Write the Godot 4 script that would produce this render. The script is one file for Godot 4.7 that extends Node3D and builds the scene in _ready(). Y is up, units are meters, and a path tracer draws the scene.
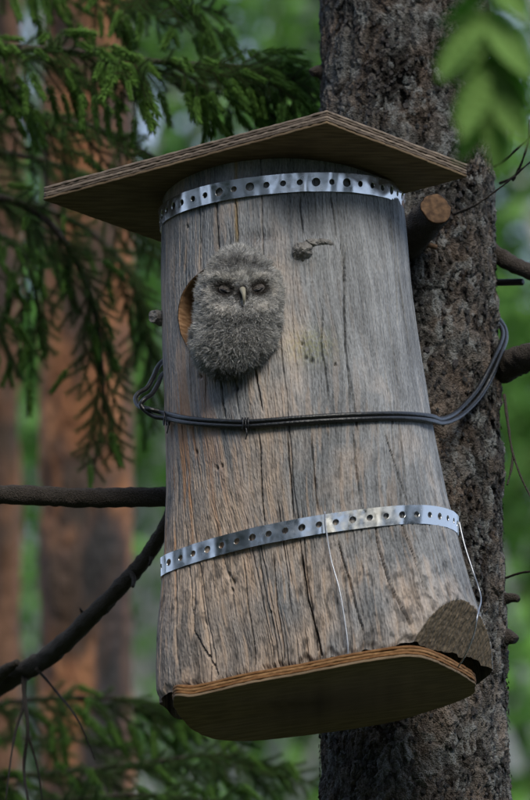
extends Node3D

# The picture plane is 530 x 800 units; at() and deep() turn a point of it into a place at a given depth.
const PITCH := deg_to_rad(20.0)
const DIST := 8.5
const K := 7395.0                      # picture units per metre at one metre
const ORIGIN := Vector3(0, 4.5, 0)     # middle of the nest box
var cam_pos := ORIGIN - Vector3(0, sin(PITCH), -cos(PITCH)) * DIST
var fwd := Vector3(0, sin(PITCH), -cos(PITCH))
var upv := Vector3(0, cos(PITCH), sin(PITCH))
var taken := {}
var rng := RandomNumberGenerator.new()

# ------------------------------------------------------------------ small helpers
func deep(px: float, py: float, d: float) -> Vector3:
	return cam_pos + (fwd + Vector3((px - 265.0) / K, 0, 0) + upv * ((400.0 - py) / K)) * d

func at(px: float, py: float, z: float) -> Vector3:
	var r := fwd + Vector3((px - 265.0) / K, 0, 0) + upv * ((400.0 - py) / K)
	return cam_pos + r * ((z - cam_pos.z) / r.z)

func on_level(px: float, py: float, y: float) -> Vector3:
	var r := fwd + Vector3((px - 265.0) / K, 0, 0) + upv * ((400.0 - py) / K)
	return cam_pos + r * ((y - cam_pos.y) / r.y)

func proj(p: Vector3) -> Vector2:
	var q := p - cam_pos
	var d := q.dot(fwd)
	return Vector2(265.0 + K * q.x / d, 400.0 - K * q.dot(upv) / d)

func table(t: Array, x: float) -> float:
	if x <= t[0][0]:
		return t[0][1]
	for i in range(1, t.size()):
		if x <= t[i][0]:
			return lerpf(t[i - 1][1], t[i][1], (x - t[i - 1][0]) / (t[i][0] - t[i - 1][0]))
	return t[t.size() - 1][1]

func lin(r: float, g: float, b: float) -> Color:
	return Color(r, g, b).linear_to_srgb()

func noise(kind: int, freq: float, octaves: int, sd: int) -> FastNoiseLite:
	var n := FastNoiseLite.new()
	n.noise_type = kind
	n.frequency = freq
	n.seed = sd
	n.fractal_type = FastNoiseLite.FRACTAL_FBM if octaves > 1 else FastNoiseLite.FRACTAL_NONE
	n.fractal_octaves = octaves
	return n

func noise_tex(freq: float, octaves: int, sd: int, size := 512, ramp: Gradient = null) -> NoiseTexture2D:
	var t := NoiseTexture2D.new()
	t.width = size
	t.height = size
	t.seamless = true
	t.noise = noise(FastNoiseLite.TYPE_SIMPLEX_SMOOTH, freq, octaves, sd)
	t.color_ramp = ramp
	return t

func mat(c: Color, rough := 0.85, vcol := false) -> StandardMaterial3D:
	var m := StandardMaterial3D.new()
	m.albedo_color = c
	m.roughness = rough
	m.metallic_specular = 0.35
	m.vertex_color_use_as_albedo = vcol
	return m

func bump(m: StandardMaterial3D, t: Texture2D, cm: float, scale := Vector3.ZERO) -> StandardMaterial3D:
	m.heightmap_enabled = true
	m.heightmap_texture = t
	m.heightmap_scale = cm
	if scale != Vector3.ZERO:
		m.uv1_triplanar = true
		m.uv1_scale = scale
	return m

func numbered(called: String) -> String:
	var n: int = taken.get(called, -1) + 1
	taken[called] = n
	return called if n == 0 else "%s_%03d" % [called, n]

func thing(called: String, label: String, category: String, where := Vector3.ZERO, group := "") -> Node3D:
	var o := Node3D.new()
	o.name = numbered(called)
	add_child(o)
	o.position = where
	o.set_meta("label", label)
	o.set_meta("category", category)
	if group != "":
		o.set_meta("group", group)
	return o

func part(called: String, mesh: Mesh, m: Material, parent: Node3D, stuff := false) -> MeshInstance3D:
	var o := MeshInstance3D.new()
	o.name = called
	o.mesh = mesh
	o.material_override = m
	if stuff:
		o.set_meta("kind", "stuff")
	parent.add_child(o, true)
	return o

# A mesh that is gathered from grids and tubes. Everything is given relative to `base`.
class MB:
	var v := PackedVector3Array()
	var n := PackedVector3Array()
	var uv := PackedVector2Array()
	var c := PackedColorArray()
	var idx := PackedInt32Array()
	var base := Vector3.ZERO

	func grid(P: PackedVector3Array, nu: int, nv: int, closed: bool, UV := PackedVector2Array(), C := PackedColorArray(), flip := false, skip := PackedByteArray()) -> void:
		var o := v.size()
		var has_uv := UV.size() > 0
		var has_c := C.size() > 0
		for j in nv:
			for i in nu:
				var k := j * nu + i
				var i0 := i - 1
				var i1 := i + 1
				if closed:
					i0 = (i + nu - 1) % nu
					i1 = (i + 1) % nu
				else:
					i0 = maxi(i0, 0)
					i1 = mini(i1, nu - 1)
				var du := P[j * nu + i1] - P[j * nu + i0]
				var dv := P[mini(j + 1, nv - 1) * nu + i] - P[maxi(j - 1, 0) * nu + i]
				var nn := du.cross(dv).normalized()
				v.append(P[k] - base)
				n.append(-nn if flip else nn)
				uv.append(UV[k] if has_uv else Vector2(float(i) / nu, float(j) / nv))
				c.append(C[k] if has_c else Color.WHITE)
		var mu := nu if closed else nu - 1
		for j in nv - 1:
			for i in mu:
				if skip.size() > 0 and skip[j * nu + i]:
					continue
				var a := o + j * nu + i
				var b := o + j * nu + (i + 1) % nu
				var d := a + nu
				var e := b + nu
				if flip:
					idx.append_array([a, b, e, a, e, d])
				else:
					idx.append_array([a, e, b, a, d, e])

	func tube(pts: PackedVector3Array, radii: PackedFloat32Array, sides: int, capped := true, col := Color.WHITE, wob: FastNoiseLite = null, wamp := 0.0) -> void:
		var P := PackedVector3Array()
		var C := PackedColorArray()
		var UV := PackedVector2Array()
		var m := pts.size()
		var t := (pts[1] - pts[0]).normalized()
		var a := t.cross(Vector3.UP if absf(t.y) < 0.9 else Vector3.RIGHT).normalized()
		var run := 0.0
		var rows := 0
		for j in m:
			var tt := (pts[mini(j + 1, m - 1)] - pts[maxi(j - 1, 0)]).normalized()
			a = (a - tt * a.dot(tt)).normalized()
			var b := tt.cross(a)
			if j > 0:
				run += pts[j].distance_to(pts[j - 1])
			var caps := 1
			if capped and (j == 0 or j == m - 1):
				caps = 2
			for q in caps:
				var rr: float = radii[j]
				if caps == 2 and ((j == 0 and q == 0) or (j == m - 1 and q == 1)):
					rr = 0.00001
				for i in sides:
					var f := TAU * i / sides
					var e := a * cos(f) + b * sin(f)
					var r2 := rr
					if wob and rr > 0.0001:
						var g := pts[j] + e * rr
						r2 += wob.get_noise_3d(g.x, g.y, g.z) * wamp * rr
					P.append(pts[j] + e * r2)
					C.append(col)
					UV.append(Vector2(float(i) / sides, run))
				rows += 1
		grid(P, sides, rows, true, UV, C)

	func tri(p: Vector3, q: Vector3, r: Vector3, nn: Vector3, col: Color) -> void:
		var o := v.size()
		v.append_array([p - base, q - base, r - base])
		n.append_array([nn, nn, nn])
		uv.append_array([Vector2(p.x, p.z) * 2.0, Vector2(q.x, q.z) * 2.0, Vector2(r.x, r.z) * 2.0])
		c.append_array([col, col, col])
		if (q - p).cross(r - p).dot(nn) > 0.0:
			idx.append_array([o, o + 2, o + 1])
		else:
			idx.append_array([o, o + 1, o + 2])

	# a thin needle: three faces from a base to a point
	func needle(p: Vector3, d: Vector3, len: float, w: float, col: Color, tip_col: Color) -> void:
		var a := d.cross(Vector3(0.31, 0.9, 0.21)).normalized()
		var b := d.cross(a)
		var o := v.size()
		for k in 3:
			var e := a * cos(TAU * k / 3.0) + b * sin(TAU * k / 3.0)
			v.append(p + d * len * 0.45 + e * w - base)
			n.append(e)
			uv.append(Vector2.ZERO)
			c.append(col)
		v.append(p + d * len - base)
		n.append(d)
		uv.append(Vector2.ZERO)
		c.append(tip_col)
		v.append(p - base)
		n.append(-d)
		uv.append(Vector2.ZERO)
		c.append(col)
		for k in 3:
			var k2 := (k + 1) % 3
			idx.append_array([o + k, o + 3, o + k2])
			idx.append_array([o + k, o + k2, o + 4])

	func done() -> ArrayMesh:
		var A := []
		A.resize(Mesh.ARRAY_MAX)
		A[Mesh.ARRAY_VERTEX] = v
		A[Mesh.ARRAY_NORMAL] = n
		A[Mesh.ARRAY_TEX_UV] = uv
		A[Mesh.ARRAY_COLOR] = c
		A[Mesh.ARRAY_INDEX] = idx
		var m := ArrayMesh.new()
		m.add_surface_from_arrays(Mesh.PRIMITIVE_TRIANGLES, A)
		return m

func mb(base := Vector3.ZERO) -> MB:
	var m := MB.new()
	m.base = base
	return m

# a smooth line through points, `per` steps for each span
func spline(p: Array, per: int) -> PackedVector3Array:
	var out := PackedVector3Array()
	for i in p.size() - 1:
		var a: Vector3 = p[maxi(i - 1, 0)]
		var b: Vector3 = p[i]
		var c: Vector3 = p[i + 1]
		var d: Vector3 = p[mini(i + 2, p.size() - 1)]
		for k in per:
			out.append(b.cubic_interpolate(c, a, d, float(k) / per))
	out.append(p[p.size() - 1])
	return out

func taper(n: int, a: float, b: float) -> PackedFloat32Array:
	var r := PackedFloat32Array()
	for i in n:
		r.append(lerpf(a, b, float(i) / maxi(n - 1, 1)))
	return r

func multi(called: String, mesh: Mesh, m: Material, parent: Node3D, where: Array, colors: PackedColorArray) -> MultiMeshInstance3D:
	var mm := MultiMesh.new()
	mm.transform_format = MultiMesh.TRANSFORM_3D
	mm.use_colors = colors.size() > 0
	mm.mesh = mesh
	mm.instance_count = where.size()
	for i in where.size():
		mm.set_instance_transform(i, where[i])
		if colors.size() > 0:
			mm.set_instance_color(i, colors[i])
	var o := MultiMeshInstance3D.new()
	o.name = called
	o.multimesh = mm
	o.material_override = m
	o.set_meta("kind", "stuff")
	parent.add_child(o, true)
	return o

func rdir() -> Vector3:
	return Vector3(rng.randfn(), rng.randfn(), rng.randfn()).normalized()

func facing(y: Vector3, roll: float) -> Basis:
	var x := y.cross(Vector3(0.2, 0.3, 0.93)).normalized()
	return Basis(x, y, x.cross(y)).rotated(y, roll)

# ------------------------------------------------------------------ the log of the nest box
const LTOP := 4.5 + 0.243
var left_edge := [[-0.40, 156.0], [-0.34, 156.0], [-0.295, 157.0], [-0.245, 161.0], [-0.195, 165.0], [-0.12, 166.5], [0.0, 163.5], [0.122, 160.5], [0.2, 161.0], [0.26, 163.0]]
var right_edge := [[-0.40, 496.0], [-0.335, 494.0], [-0.295, 489.0], [-0.245, 475.0], [-0.195, 463.0], [-0.12, 447.0], [0.0, 428.5], [0.122, 414.0], [0.2, 407.0], [0.26, 402.0]]
var foot_polar := PackedFloat32Array()
const FOOT := [[-0.124, 0.055], [-0.117, 0.090], [-0.0747, 0.1165], [-0.02, 0.137], [0.04, 0.154], [0.10, 0.166], [0.155, 0.175], [0.19, 0.172], [0.225, 0.15], [0.252, 0.105], [0.262, 0.05], [0.25, 0.0], [0.21, -0.045], [0.12, -0.07], [0.03, -0.07], [-0.05, -0.05], [-0.10, 0.0]]
const FOOT_MID := Vector2(0.069, 0.05)
var rx_row := PackedFloat32Array()
var cx_row := PackedFloat32Array()

func foot_level(x: float) -> float:
	return 4.5 - 0.367 + 0.14 * (x - 0.052) + 0.35 * maxf(0.0, -0.085 - x)

func prepare_log() -> void:
	var raw := PackedFloat32Array()
	for k in 720:
		var a := TAU * k / 720.0
		var d := Vector2(sin(a), cos(a))
		var best := 0.12
		for i in FOOT.size():
			var p := Vector2(FOOT[i][0], FOOT[i][1]) - FOOT_MID
			var q := Vector2(FOOT[(i + 1) % FOOT.size()][0], FOOT[(i + 1) % FOOT.size()][1]) - FOOT_MID
			var e := q - p
			var den := d.cross(e)
			if absf(den) < 1e-7:
				continue
			var s := p.cross(e) / den
			var u := p.cross(d) / den
			if s > 0 and u >= 0.0 and u <= 1.0:
				best = s
		raw.append(best)
	for k in 720:
		var s := 0.0
		for j in range(-14, 15):
			s += raw[(k + j + 720) % 720]
		foot_polar.append(s / 29.0)
	for k in 201:
		var y := lerpf(-0.367, 0.243, k / 200.0)
		# level rings reach the outline at other heights than the middle: the foot is cut aslant and stands forward
		var low := 1.0 - k / 200.0
		var ahead := 0.018 * (1.0 - smoothstep(0.0, 0.8, k / 200.0))
		var l := table(left_edge, y - 0.0237 * low + ahead)
		var r := table(right_edge, y + 0.0266 * low + ahead)
		var pl := at(l, 400, lerpf(0.05, 0.0, k / 200.0))
		var pr := at(r, 400, lerpf(0.05, 0.0, k / 200.0))
		cx_row.append((pl.x + pr.x) * 0.5)
		rx_row.append((pr.x - pl.x) * 0.5)

func log_at(th: float, t: float) -> Vector3:
	var f := clampf(t, 0.0, 1.0) * 200.0
	var k := mini(int(f), 199)
	f -= k
	var cx := lerpf(cx_row[k], cx_row[k + 1], f)
	var rx := lerpf(rx_row[k], rx_row[k + 1], f)
	var w := 1.0 - smoothstep(0.0, 0.55, t)
	var s := sin(th)
	var c := cos(th)
	var a := fposmod(th, TAU) / TAU * 720.0
	var i := int(a) % 720
	var fr := lerpf(foot_polar[i], foot_polar[(i + 1) % 720], a - floorf(a))
	fr *= rx / rx_row[0]
	var x := cx + s * lerpf(rx, fr, w)
	var z := lerpf(0.05, 0.0, smoothstep(0.0, 0.8, t)) + c * lerpf(0.14, fr, w)
	return Vector3(x, lerpf(foot_level(x), LTOP, t), z)

# the log's angle and height that lie behind a point of the picture
func log_seek(px: float, py: float) -> Vector2:
	var th := 0.0
	var t := clampf((700.0 - py) / 520.0, 0.0, 1.0)
	for k in 30:
		var q := proj(log_at(th, t))
		th = clampf(th + (px - q.x) / 870.0 / (0.16 * maxf(cos(th), 0.25)) * 0.7, -1.5, 1.5)
		t = clampf(t + (q.y - py) / 870.0 / 0.94 / 0.6 * 0.7, -0.02, 1.02)
	return Vector2(th, t)

func log_out(th: float) -> Vector3:
	return Vector3(sin(th), 0, cos(th)).normalized()

func on_log(px: float, py: float, off: float) -> Vector3:
	var s := log_seek(px, py)
	return log_at(s.x, s.y) + log_out(s.x) * off

# point of the log's skin where it meets a tilted plane y = k.x + k.y * x + k.z * z
func log_ring(th: float, k: Vector3, off: float) -> Vector3:
	var t := 0.5
	var p := Vector3.ZERO
	for i in 6:
		p = log_at(th, t)
		var y := k.x + k.y * p.x + k.z * p.z
		var yb := foot_level(p.x)
		t = clampf((y - yb) / (LTOP - yb), 0.0, 1.0)
	p = log_at(th, t)
	p.y = k.x + k.y * p.x + k.z * p.z
	return p + log_out(th) * off

func plane_of(a: Vector3, b: Vector3, c: Vector3) -> Vector3:
	var n := (b - a).cross(c - a)
	return Vector3(n.dot(a) / n.y, -n.x / n.y, -n.z / n.y)

const CHOP := Vector3(0.80, -0.34, 0.50)
const CHOP_AT := Vector3(0.163, 4.5 - 0.347, 0.176)
const HOLE_R := Vector2(48.5, 52)
const HOLE := Vector2(227, 316)

func log_texture() -> Array:
	var W := 1024
	var H := 1024
	var mk := func(freq: float, oct: int, sd: int, w: int, h: int) -> PackedByteArray:
		var im := noise(FastNoiseLite.TYPE_SIMPLEX_SMOOTH, freq, oct, sd).get_image(w, h)
		im.convert(Image.FORMAT_L8)
		im.resize(W, H, Image.INTERPOLATE_CUBIC)
		return im.get_data()
	var fine: PackedByteArray = mk.call(0.16, 3, 11, 1024, 40)
	var mid: PackedByteArray = mk.call(0.03, 3, 12, 1024, 60)
	var hair: PackedByteArray = mk.call(0.30, 2, 13, 1024, 110)
	var blot: PackedByteArray = mk.call(0.012, 4, 14, 512, 330)
	var spot: PackedByteArray = mk.call(0.06, 3, 15, 700, 380)
	var warp: PackedByteArray = mk.call(0.008, 2, 16, 256, 256)
	var speck: PackedByteArray = mk.call(0.22, 2, 18, 1024, 420)
	var flake: PackedByteArray = mk.call(0.05, 3, 17, 1024, 100)
	var col := PackedByteArray()
	col.resize(W * H * 3)
	var hgt := PackedByteArray()
	hgt.resize(W * H)
	for y in H:
		var t := 1.0 - float(y) / H            # 1 at the top of the log
		for x in W:
			var k := y * W + x
			var xs := clampi(x + int((warp[k] - 128) * 0.09), 0, W - 1)
			var ks := y * W + xs
			var u := float(x) / W
			var f := fine[ks] / 255.0
			var m := mid[ks] / 255.0
			var h := hair[ks] / 255.0
			var b := blot[k] / 255.0
			var s := spot[k] / 255.0
			var fl := flake[ks] / 255.0
			var sp := speck[k] / 255.0
			var g := 0.70 + 0.34 * (f - 0.5) + 0.42 * (m - 0.5) + 0.44 * (h - 0.5) + 0.36 * (sp - 0.5) + 0.50 * (b - 0.5)
			# grey on the right and at the top, browner on the left and towards the foot
			var warm := clampf(1.10 - u * 1.75 + (0.42 - t) * 1.0 + (b - 0.5) * 1.5, 0.0, 1.0)
			var r := lerpf(0.215, 0.315, warm) * g * 1.5
			var gg := lerpf(0.218, 0.250, warm) * g * 1.5
			var bb := lerpf(0.222, 0.200, warm) * g * 1.5
			# pale bare streaks where the grey skin has worn off
			var pale := smoothstep(0.56, 0.70, fl) * smoothstep(0.90, 0.25, u + (t - 0.4) * 0.5)
			r = lerpf(r, 0.46, pale * 0.55)
			gg = lerpf(gg, 0.34, pale * 0.55)
			bb = lerpf(bb, 0.25, pale * 0.55)
			# rusty streaks on the left, below the hole
			var rust := smoothstep(0.53, 0.70, m) * smoothstep(0.42, 0.20, u) * smoothstep(0.75, 0.5, t) * smoothstep(0.1, 0.3, t)
			r = lerpf(r, 0.36, rust * 0.75)
			gg = lerpf(gg, 0.18, rust * 0.75)
			bb = lerpf(bb, 0.08, rust * 0.75)
			# sooty mildew, denser near the foot
			var mould := smoothstep(0.50 + 0.16 * t, 0.68 + 0.16 * t, s * 0.55 + b * 0.25 + sp * 0.2) * (0.30 + 0.5 * smoothstep(0.55, 0.15, t))
			r *= 1.0 - mould * 0.76
			gg *= 1.0 - mould * 0.75
			bb *= 1.0 - mould * 0.74
			col[k * 3] = int(255.0 * pow(clampf(r, 0, 1), 0.4545))
			col[k * 3 + 1] = int(255.0 * pow(clampf(gg, 0, 1), 0.4545))
			col[k * 3 + 2] = int(255.0 * pow(clampf(bb, 0, 1), 0.4545))
			hgt[k] = int(clampf(90.0 + 110.0 * (f - 0.5) + 150.0 * (h - 0.5) + 50.0 * (m - 0.5) + 50.0 * (s - 0.5) + 90.0 * (speck[k] / 255.0 - 0.5), 0, 255))
	return [ImageTexture.create_from_image(Image.create_from_data(W, H, false, Image.FORMAT_RGB8, col)), ImageTexture.create_from_image(Image.create_from_data(W, H, false, Image.FORMAT_L8, hgt))]

const TH_W := 1.92                      # the log's texture spans this angle to either side

func build_log(box: Node3D) -> void:
	var nf := 620
	var nb := 60
	var nu := nf + nb
	var nv := 330
	var ang := PackedFloat32Array()
	for i in nf:
		ang.append(lerpf(-1.75, 1.75, float(i) / nf))
	for i in nb:
		ang.append(lerpf(1.75, TAU - 1.75, float(i) / nb))
	var dis := PackedFloat32Array()
	dis.resize(nu * nv)
	# cracks run with the grain; each is cut into the skin row by row
	rng.seed = 41
	var wander := noise(FastNoiseLite.TYPE_SIMPLEX_SMOOTH, 2.2, 2, 5)
	var cracks := []
	for q in [[[346, 240], [344, 300], [349, 412], 1.1, 0.010], [[352, 428], [357, 470], [361, 505], 0.8, 0.007], [[216, 197], [217, 240], [219, 262], 1.5, 0.010], [[374, 520], [388, 575], [411, 630], 1.5, 0.014], [[401, 520], [415, 560], [431, 596], 0.9, 0.010], [[338, 535], [352, 590], [366, 640], 1.1, 0.010],
			[[301, 548], [308, 600], [322, 652], 1.6, 0.012], [[243, 556], [247, 600], [254, 664], 0.9, 0.009], [[196, 585], [193, 630], [186, 680], 1.0, 0.009], [[255, 365], [259, 390], [262, 412], 1.1, 0.010], [[221, 380], [223, 402], [226, 420], 0.9, 0.008], [[258, 430], [262, 480], [264, 530], 0.8, 0.008],
			[[322, 300], [322, 345], [330, 410], 0.7, 0.006], [[383, 430], [397, 470], [408, 505], 0.7, 0.008], [[287, 432], [291, 480], [293, 520], 0.8, 0.008], [[311, 432], [316, 480], [318, 515], 0.7, 0.007], [[272, 550], [277, 600], [284, 660], 0.8, 0.008], [[388, 210], [394, 260], [398, 330], 0.6, 0.006], [[198, 200], [199, 240], [199, 270], 0.7, 0.006], [[234, 197], [236, 220], [237, 246], 0.9, 0.006], [[300, 195], [301, 215], [303, 238], 0.6, 0.006], [[330, 195], [334, 215], [337, 240], 0.7, 0.006]]:
		var a := log_seek(q[0][0], q[0][1])
		var b := log_seek(q[1][0], q[1][1])
		var c := log_seek(q[2][0], q[2][1])
		cracks.append([[[c.y, c.x], [b.y, b.x], [a.y, a.x]], q[3], q[4]])
	for k in 80:
		var th := rng.randf_range(-1.6, 1.6)
		var t0 := rng.randf_range(-0.2, 0.9)
		if rng.randf() < 0.45:
			t0 = rng.randf_range(-0.2, 0.15)
		var t1 := t0 + rng.randf_range(0.08, 0.4)
		cracks.append([[[t0, th], [t1, th + rng.randf_range(-0.03, 0.03)]], rng.randf_range(0.3, 0.75), rng.randf_range(0.0015, 0.0055)])
	var dth := 3.5 / nf
	for ci in cracks.size():
		var cr: Array = cracks[ci]
		var path: Array = cr[0]
		var lo: float = path[0][0]
		var hi: float = path[path.size() - 1][0]
		for j in nv:
			var t := j / (nv - 1.0)
			if t < lo or t > hi:
				continue
			var s := (t - lo) / maxf(hi - lo, 0.001)
			var end := minf(1.0, minf(s, 1.0 - s) * 6.0) if lo > 0.02 else minf(1.0, (1.0 - s) * 6.0)
			var th := table(path, t) + wander.get_noise_2d(t * 3.0, ci * 7.3) * 0.012 + wander.get_noise_2d(t * 14.0, ci * 3.1) * 0.003
			var w: float = cr[1] * 0.0011 / 0.15 * (0.6 + 0.6 * absf(wander.get_noise_2d(t * 9.0, ci * 5.7 + 40.0))) * (0.35 + 0.65 * end)
			w = maxf(w, dth * 0.9)
			var i0 := int((th + 1.75 - w) / dth)
			for i in range(maxi(i0, 0), mini(i0 + int(2.0 * w / dth) + 3, nf)):
				var d := absf(ang[i] - th) / w
				if d < 1.0:
					dis[j * nu + i] = minf(dis[j * nu + i], -cr[2] * end * (1.0 - d * d))
	var lumps := noise(FastNoiseLite.TYPE_SIMPLEX_SMOOTH, 6.0, 3, 21)
	var ridge := noise(FastNoiseLite.TYPE_SIMPLEX_SMOOTH, 1.0, 2, 22)
	var rag := noise(FastNoiseLite.TYPE_SIMPLEX, 40.0, 3, 23)
	var P := PackedVector3Array()
	var UV := PackedVector2Array()
	var C := PackedColorArray()
	var chopped := PackedByteArray()
	chopped.resize(nu * nv)
	var knot := on_log(304, 254, 0.0)
	var knot2 := on_log(252, 236, 0.0)
	var cut := mb(ORIGIN)
	for j in nv:
		var t := j / (nv - 1.0)
		for i in nu:
			var th := ang[i]
			var p := log_at(th, t)
			var e := log_out(th)
			var k := j * nu + i
			var d := dis[k] + lumps.get_noise_3d(p.x, p.y * 0.5, p.z) * 0.0035 + ridge.get_noise_2d(th * 42.0, t * 5.0 + ridge.get_noise_2d(th * 3.0, t * 4.0) * 1.5) * 0.0004
			p.y += (lumps.get_noise_2d(th * 0.55, 2.0) * 0.007 + rag.get_noise_2d(th * 0.06, 3.0) * 0.0016) * (1.0 - smoothstep(0.0, 0.08, t))
			var tint := Color.WHITE
			if absf(th) < 1.6:
				var q := proj(p)
				# worn lower rim rolls in
				d -= 0.004 * (1.0 - smoothstep(0.0, 0.014, t + lumps.get_noise_2d(th * 1.1, 7.0) * 0.014))
				# swelling round the knot
				d += 0.007 * exp(-((q.x - 308) * (q.x - 308) / 500.0 + (q.y - 250) * (q.y - 250) / 260.0))
				d -= 0.003 * exp(-((q.x - 262) * (q.x - 262) / 260.0 + (q.y - 236) * (q.y - 236) / 40.0))
				# yellowish stain right of the owl, dark scar above it
				var st := exp(-((q.x - 312) * (q.x - 312) / 500.0 + (q.y - 346) * (q.y - 346) / 260.0)) * clampf(0.75 + rag.get_noise_2d(q.x * 0.005, q.y * 0.005) * 1.4, 0, 1)
				tint = tint.lerp(Color(1.42, 1.16, 0.66), st)
				var sc := exp(-((q.x - 258) * (q.x - 258) / 220.0 + (q.y - 238) * (q.y - 238) / 30.0)) * clampf(0.5 + rag.get_noise_2d(q.x * 0.008, q.y * 0.008) * 2.0, 0, 1)
				tint = tint.lerp(Color(0.55, 0.5, 0.48), sc)
				var or1 := exp(-(q.x - 236.0) * (q.x - 236.0) / 3.0) * smoothstep(250, 235, q.y)
				tint = tint.lerp(Color(1.5, 0.75, 0.35), or1 * 0.8)
				# small worm holes and pits
				for pit in [[200, 376, 2.4], [236, 388, 2.8], [302, 344, 1.8], [312, 361, 2.4], [232, 582, 3.0], [228, 575, 2.2], [231, 590, 2.0], [217, 468, 2.0], [335, 365, 1.6], [270, 612, 1.8], [196, 452, 1.8], [186, 226, 1.6], [222, 466, 1.7], [306, 358, 1.8]]:
					var dx: float = q.x - pit[0]
					var dy: float = (q.y - pit[1]) * 0.75
					var rr := dx * dx + dy * dy
					if rr < pit[2] * pit[2] * 2.0:
						d -= 0.005 * exp(-rr / (pit[2] * pit[2] * 0.5))
				# the way in: an oval hole through the wall
				var hx := (q.x - HOLE.x) / HOLE_R.x
				var hy := (q.y - HOLE.y) / HOLE_R.y
				if hx * hx + hy * hy < 0.985 and cos(th) > 0.0:
					chopped[k] = 2
			var over := CHOP.dot(p - CHOP_AT) + lumps.get_noise_3d(p.x * 0.8, p.y * 0.8, p.z * 0.8) * 0.004
			if over > 0.0 and CHOP.dot(e) > 0.05:
				p -= e * (over / CHOP.dot(e) + 0.0012 * rag.get_noise_3d(p.x * 4.0, p.y, p.z * 4.0))
				chopped[k] = 1
			else:
				p += e * d
			P.append(p)
			UV.append(Vector2((th / TH_W + 1.0) * 0.5, 1.0 - t))
			C.append(tint)
	# faces wholly within the chop belong to a part of their own
	var skip_log := PackedByteArray()
	var skip_cut := PackedByteArray()
	skip_log.resize(nu * nv)
	skip_cut.resize(nu * nv)
	for j in nv - 1:
		for i in nu:
			var i1 := (i + 1) % nu
			var sum := 0
			var gone := false
			for q in [j * nu + i, j * nu + i1, (j + 1) * nu + i, (j + 1) * nu + i1]:
				sum += 1 if chopped[q] == 1 else 0
				gone = gone or chopped[q] == 2
			skip_log[j * nu + i] = 1 if sum == 4 or gone else 0
			skip_cut[j * nu + i] = 0 if sum == 4 else 1
	var body := mb(ORIGIN)
	body.grid(P, nu, nv, true, UV, C, false, skip_log)
	var lid := PackedVector3Array()     # top of the log, closed
	for i in nu:
		lid.append(P[(nv - 1) * nu + i])
	for i in nu:
		lid.append(Vector3(cx_row[200], LTOP, 0))
	body.grid(lid, nu, 2, true)
	var tex := log_texture()
	var m := mat(Color.WHITE, 0.9, true)
	m.albedo_texture = tex[0]
	bump(m, tex[1], 0.2)
	m.metallic_specular = 0.3
	part("log", body.done(), m, box)
	var CC := PackedColorArray()
	for p in P:
		var pd := Vector2(p.x - 0.05 - 0.02 * lumps.get_noise_3d(p.x, p.y, p.z), p.z - 0.02 + 0.25 * (p.y - 4.2)).length()
		var ring := 0.80 + 0.20 * sin(pd * 1500.0 + 3.0 * lumps.get_noise_3d(p.x * 3.0, p.y * 3.0, p.z * 3.0))
		CC.append(Color(ring, ring * 0.97, ring * 0.92))
	cut.grid(P, nu, nv, true, UV, CC, false, skip_cut)
	var rings := noise_tex(0.02, 3, 31, 512)
	var grad := Gradient.new()
	grad.colors = PackedColorArray([lin(0.09, 0.072, 0.052), lin(0.24, 0.19, 0.135)])
	var rc := noise_tex(0.03, 4, 32, 512, grad)
	var cm := mat(Color.WHITE, 0.9, true)
	cm.albedo_texture = rc
	cm.uv1_triplanar = true
	cm.uv1_scale = Vector3(9, 3.5, 9)
	bump(cm, noise_tex(0.05, 4, 33), 0.25)
	var face := part("chopped_face", cut.done(), cm, box)
	face.set_meta("label", "dark chopped end grain at the lower right")

# the sawn wall of the way in, from a slightly worn lip to the dark inside
func build_hole(box: Node3D) -> void:
	var nz := noise(FastNoiseLite.TYPE_SIMPLEX_SMOOTH, 0.8, 3, 27)
	var P := PackedVector3Array()
	var way := log_out(log_seek(HOLE.x, HOLE.y).x - 0.15)
	var rings := [[1.035, 0.0012], [1.0, 0.0014], [0.985, -0.001], [0.98, -0.012], [0.975, -0.03], [0.97, -0.055], [0.96, -0.085]]
	for rr in rings:
		for i in 120:
			var f := TAU * i / 120.0
			var k: float = rr[0] * (1.0 + 0.012 * nz.get_noise_2d(cos(f) * 3.0, sin(f) * 3.0))
			var p := on_log(HOLE.x + cos(f) * HOLE_R.x * k, HOLE.y + sin(f) * HOLE_R.y * k, 0.0)
			P.append(p + way * (rr[1] - (0.006 if rr[0] > 1.01 else 0.0)) + Vector3(0, 0, nz.get_noise_2d(f * 6.0, rr[1] * 90.0) * 0.0007))
	var m := mb(ORIGIN)
	m.grid(P, 120, rings.size(), true, PackedVector2Array(), PackedColorArray(), true)
	var w := wood_mat(lin(0.15, 0.080, 0.04), lin(0.36, 0.22, 0.125), 28)
	w.uv1_scale = Vector3(5, 14, 5)
	part("entrance_wall", m.done(), w, box)

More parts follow.
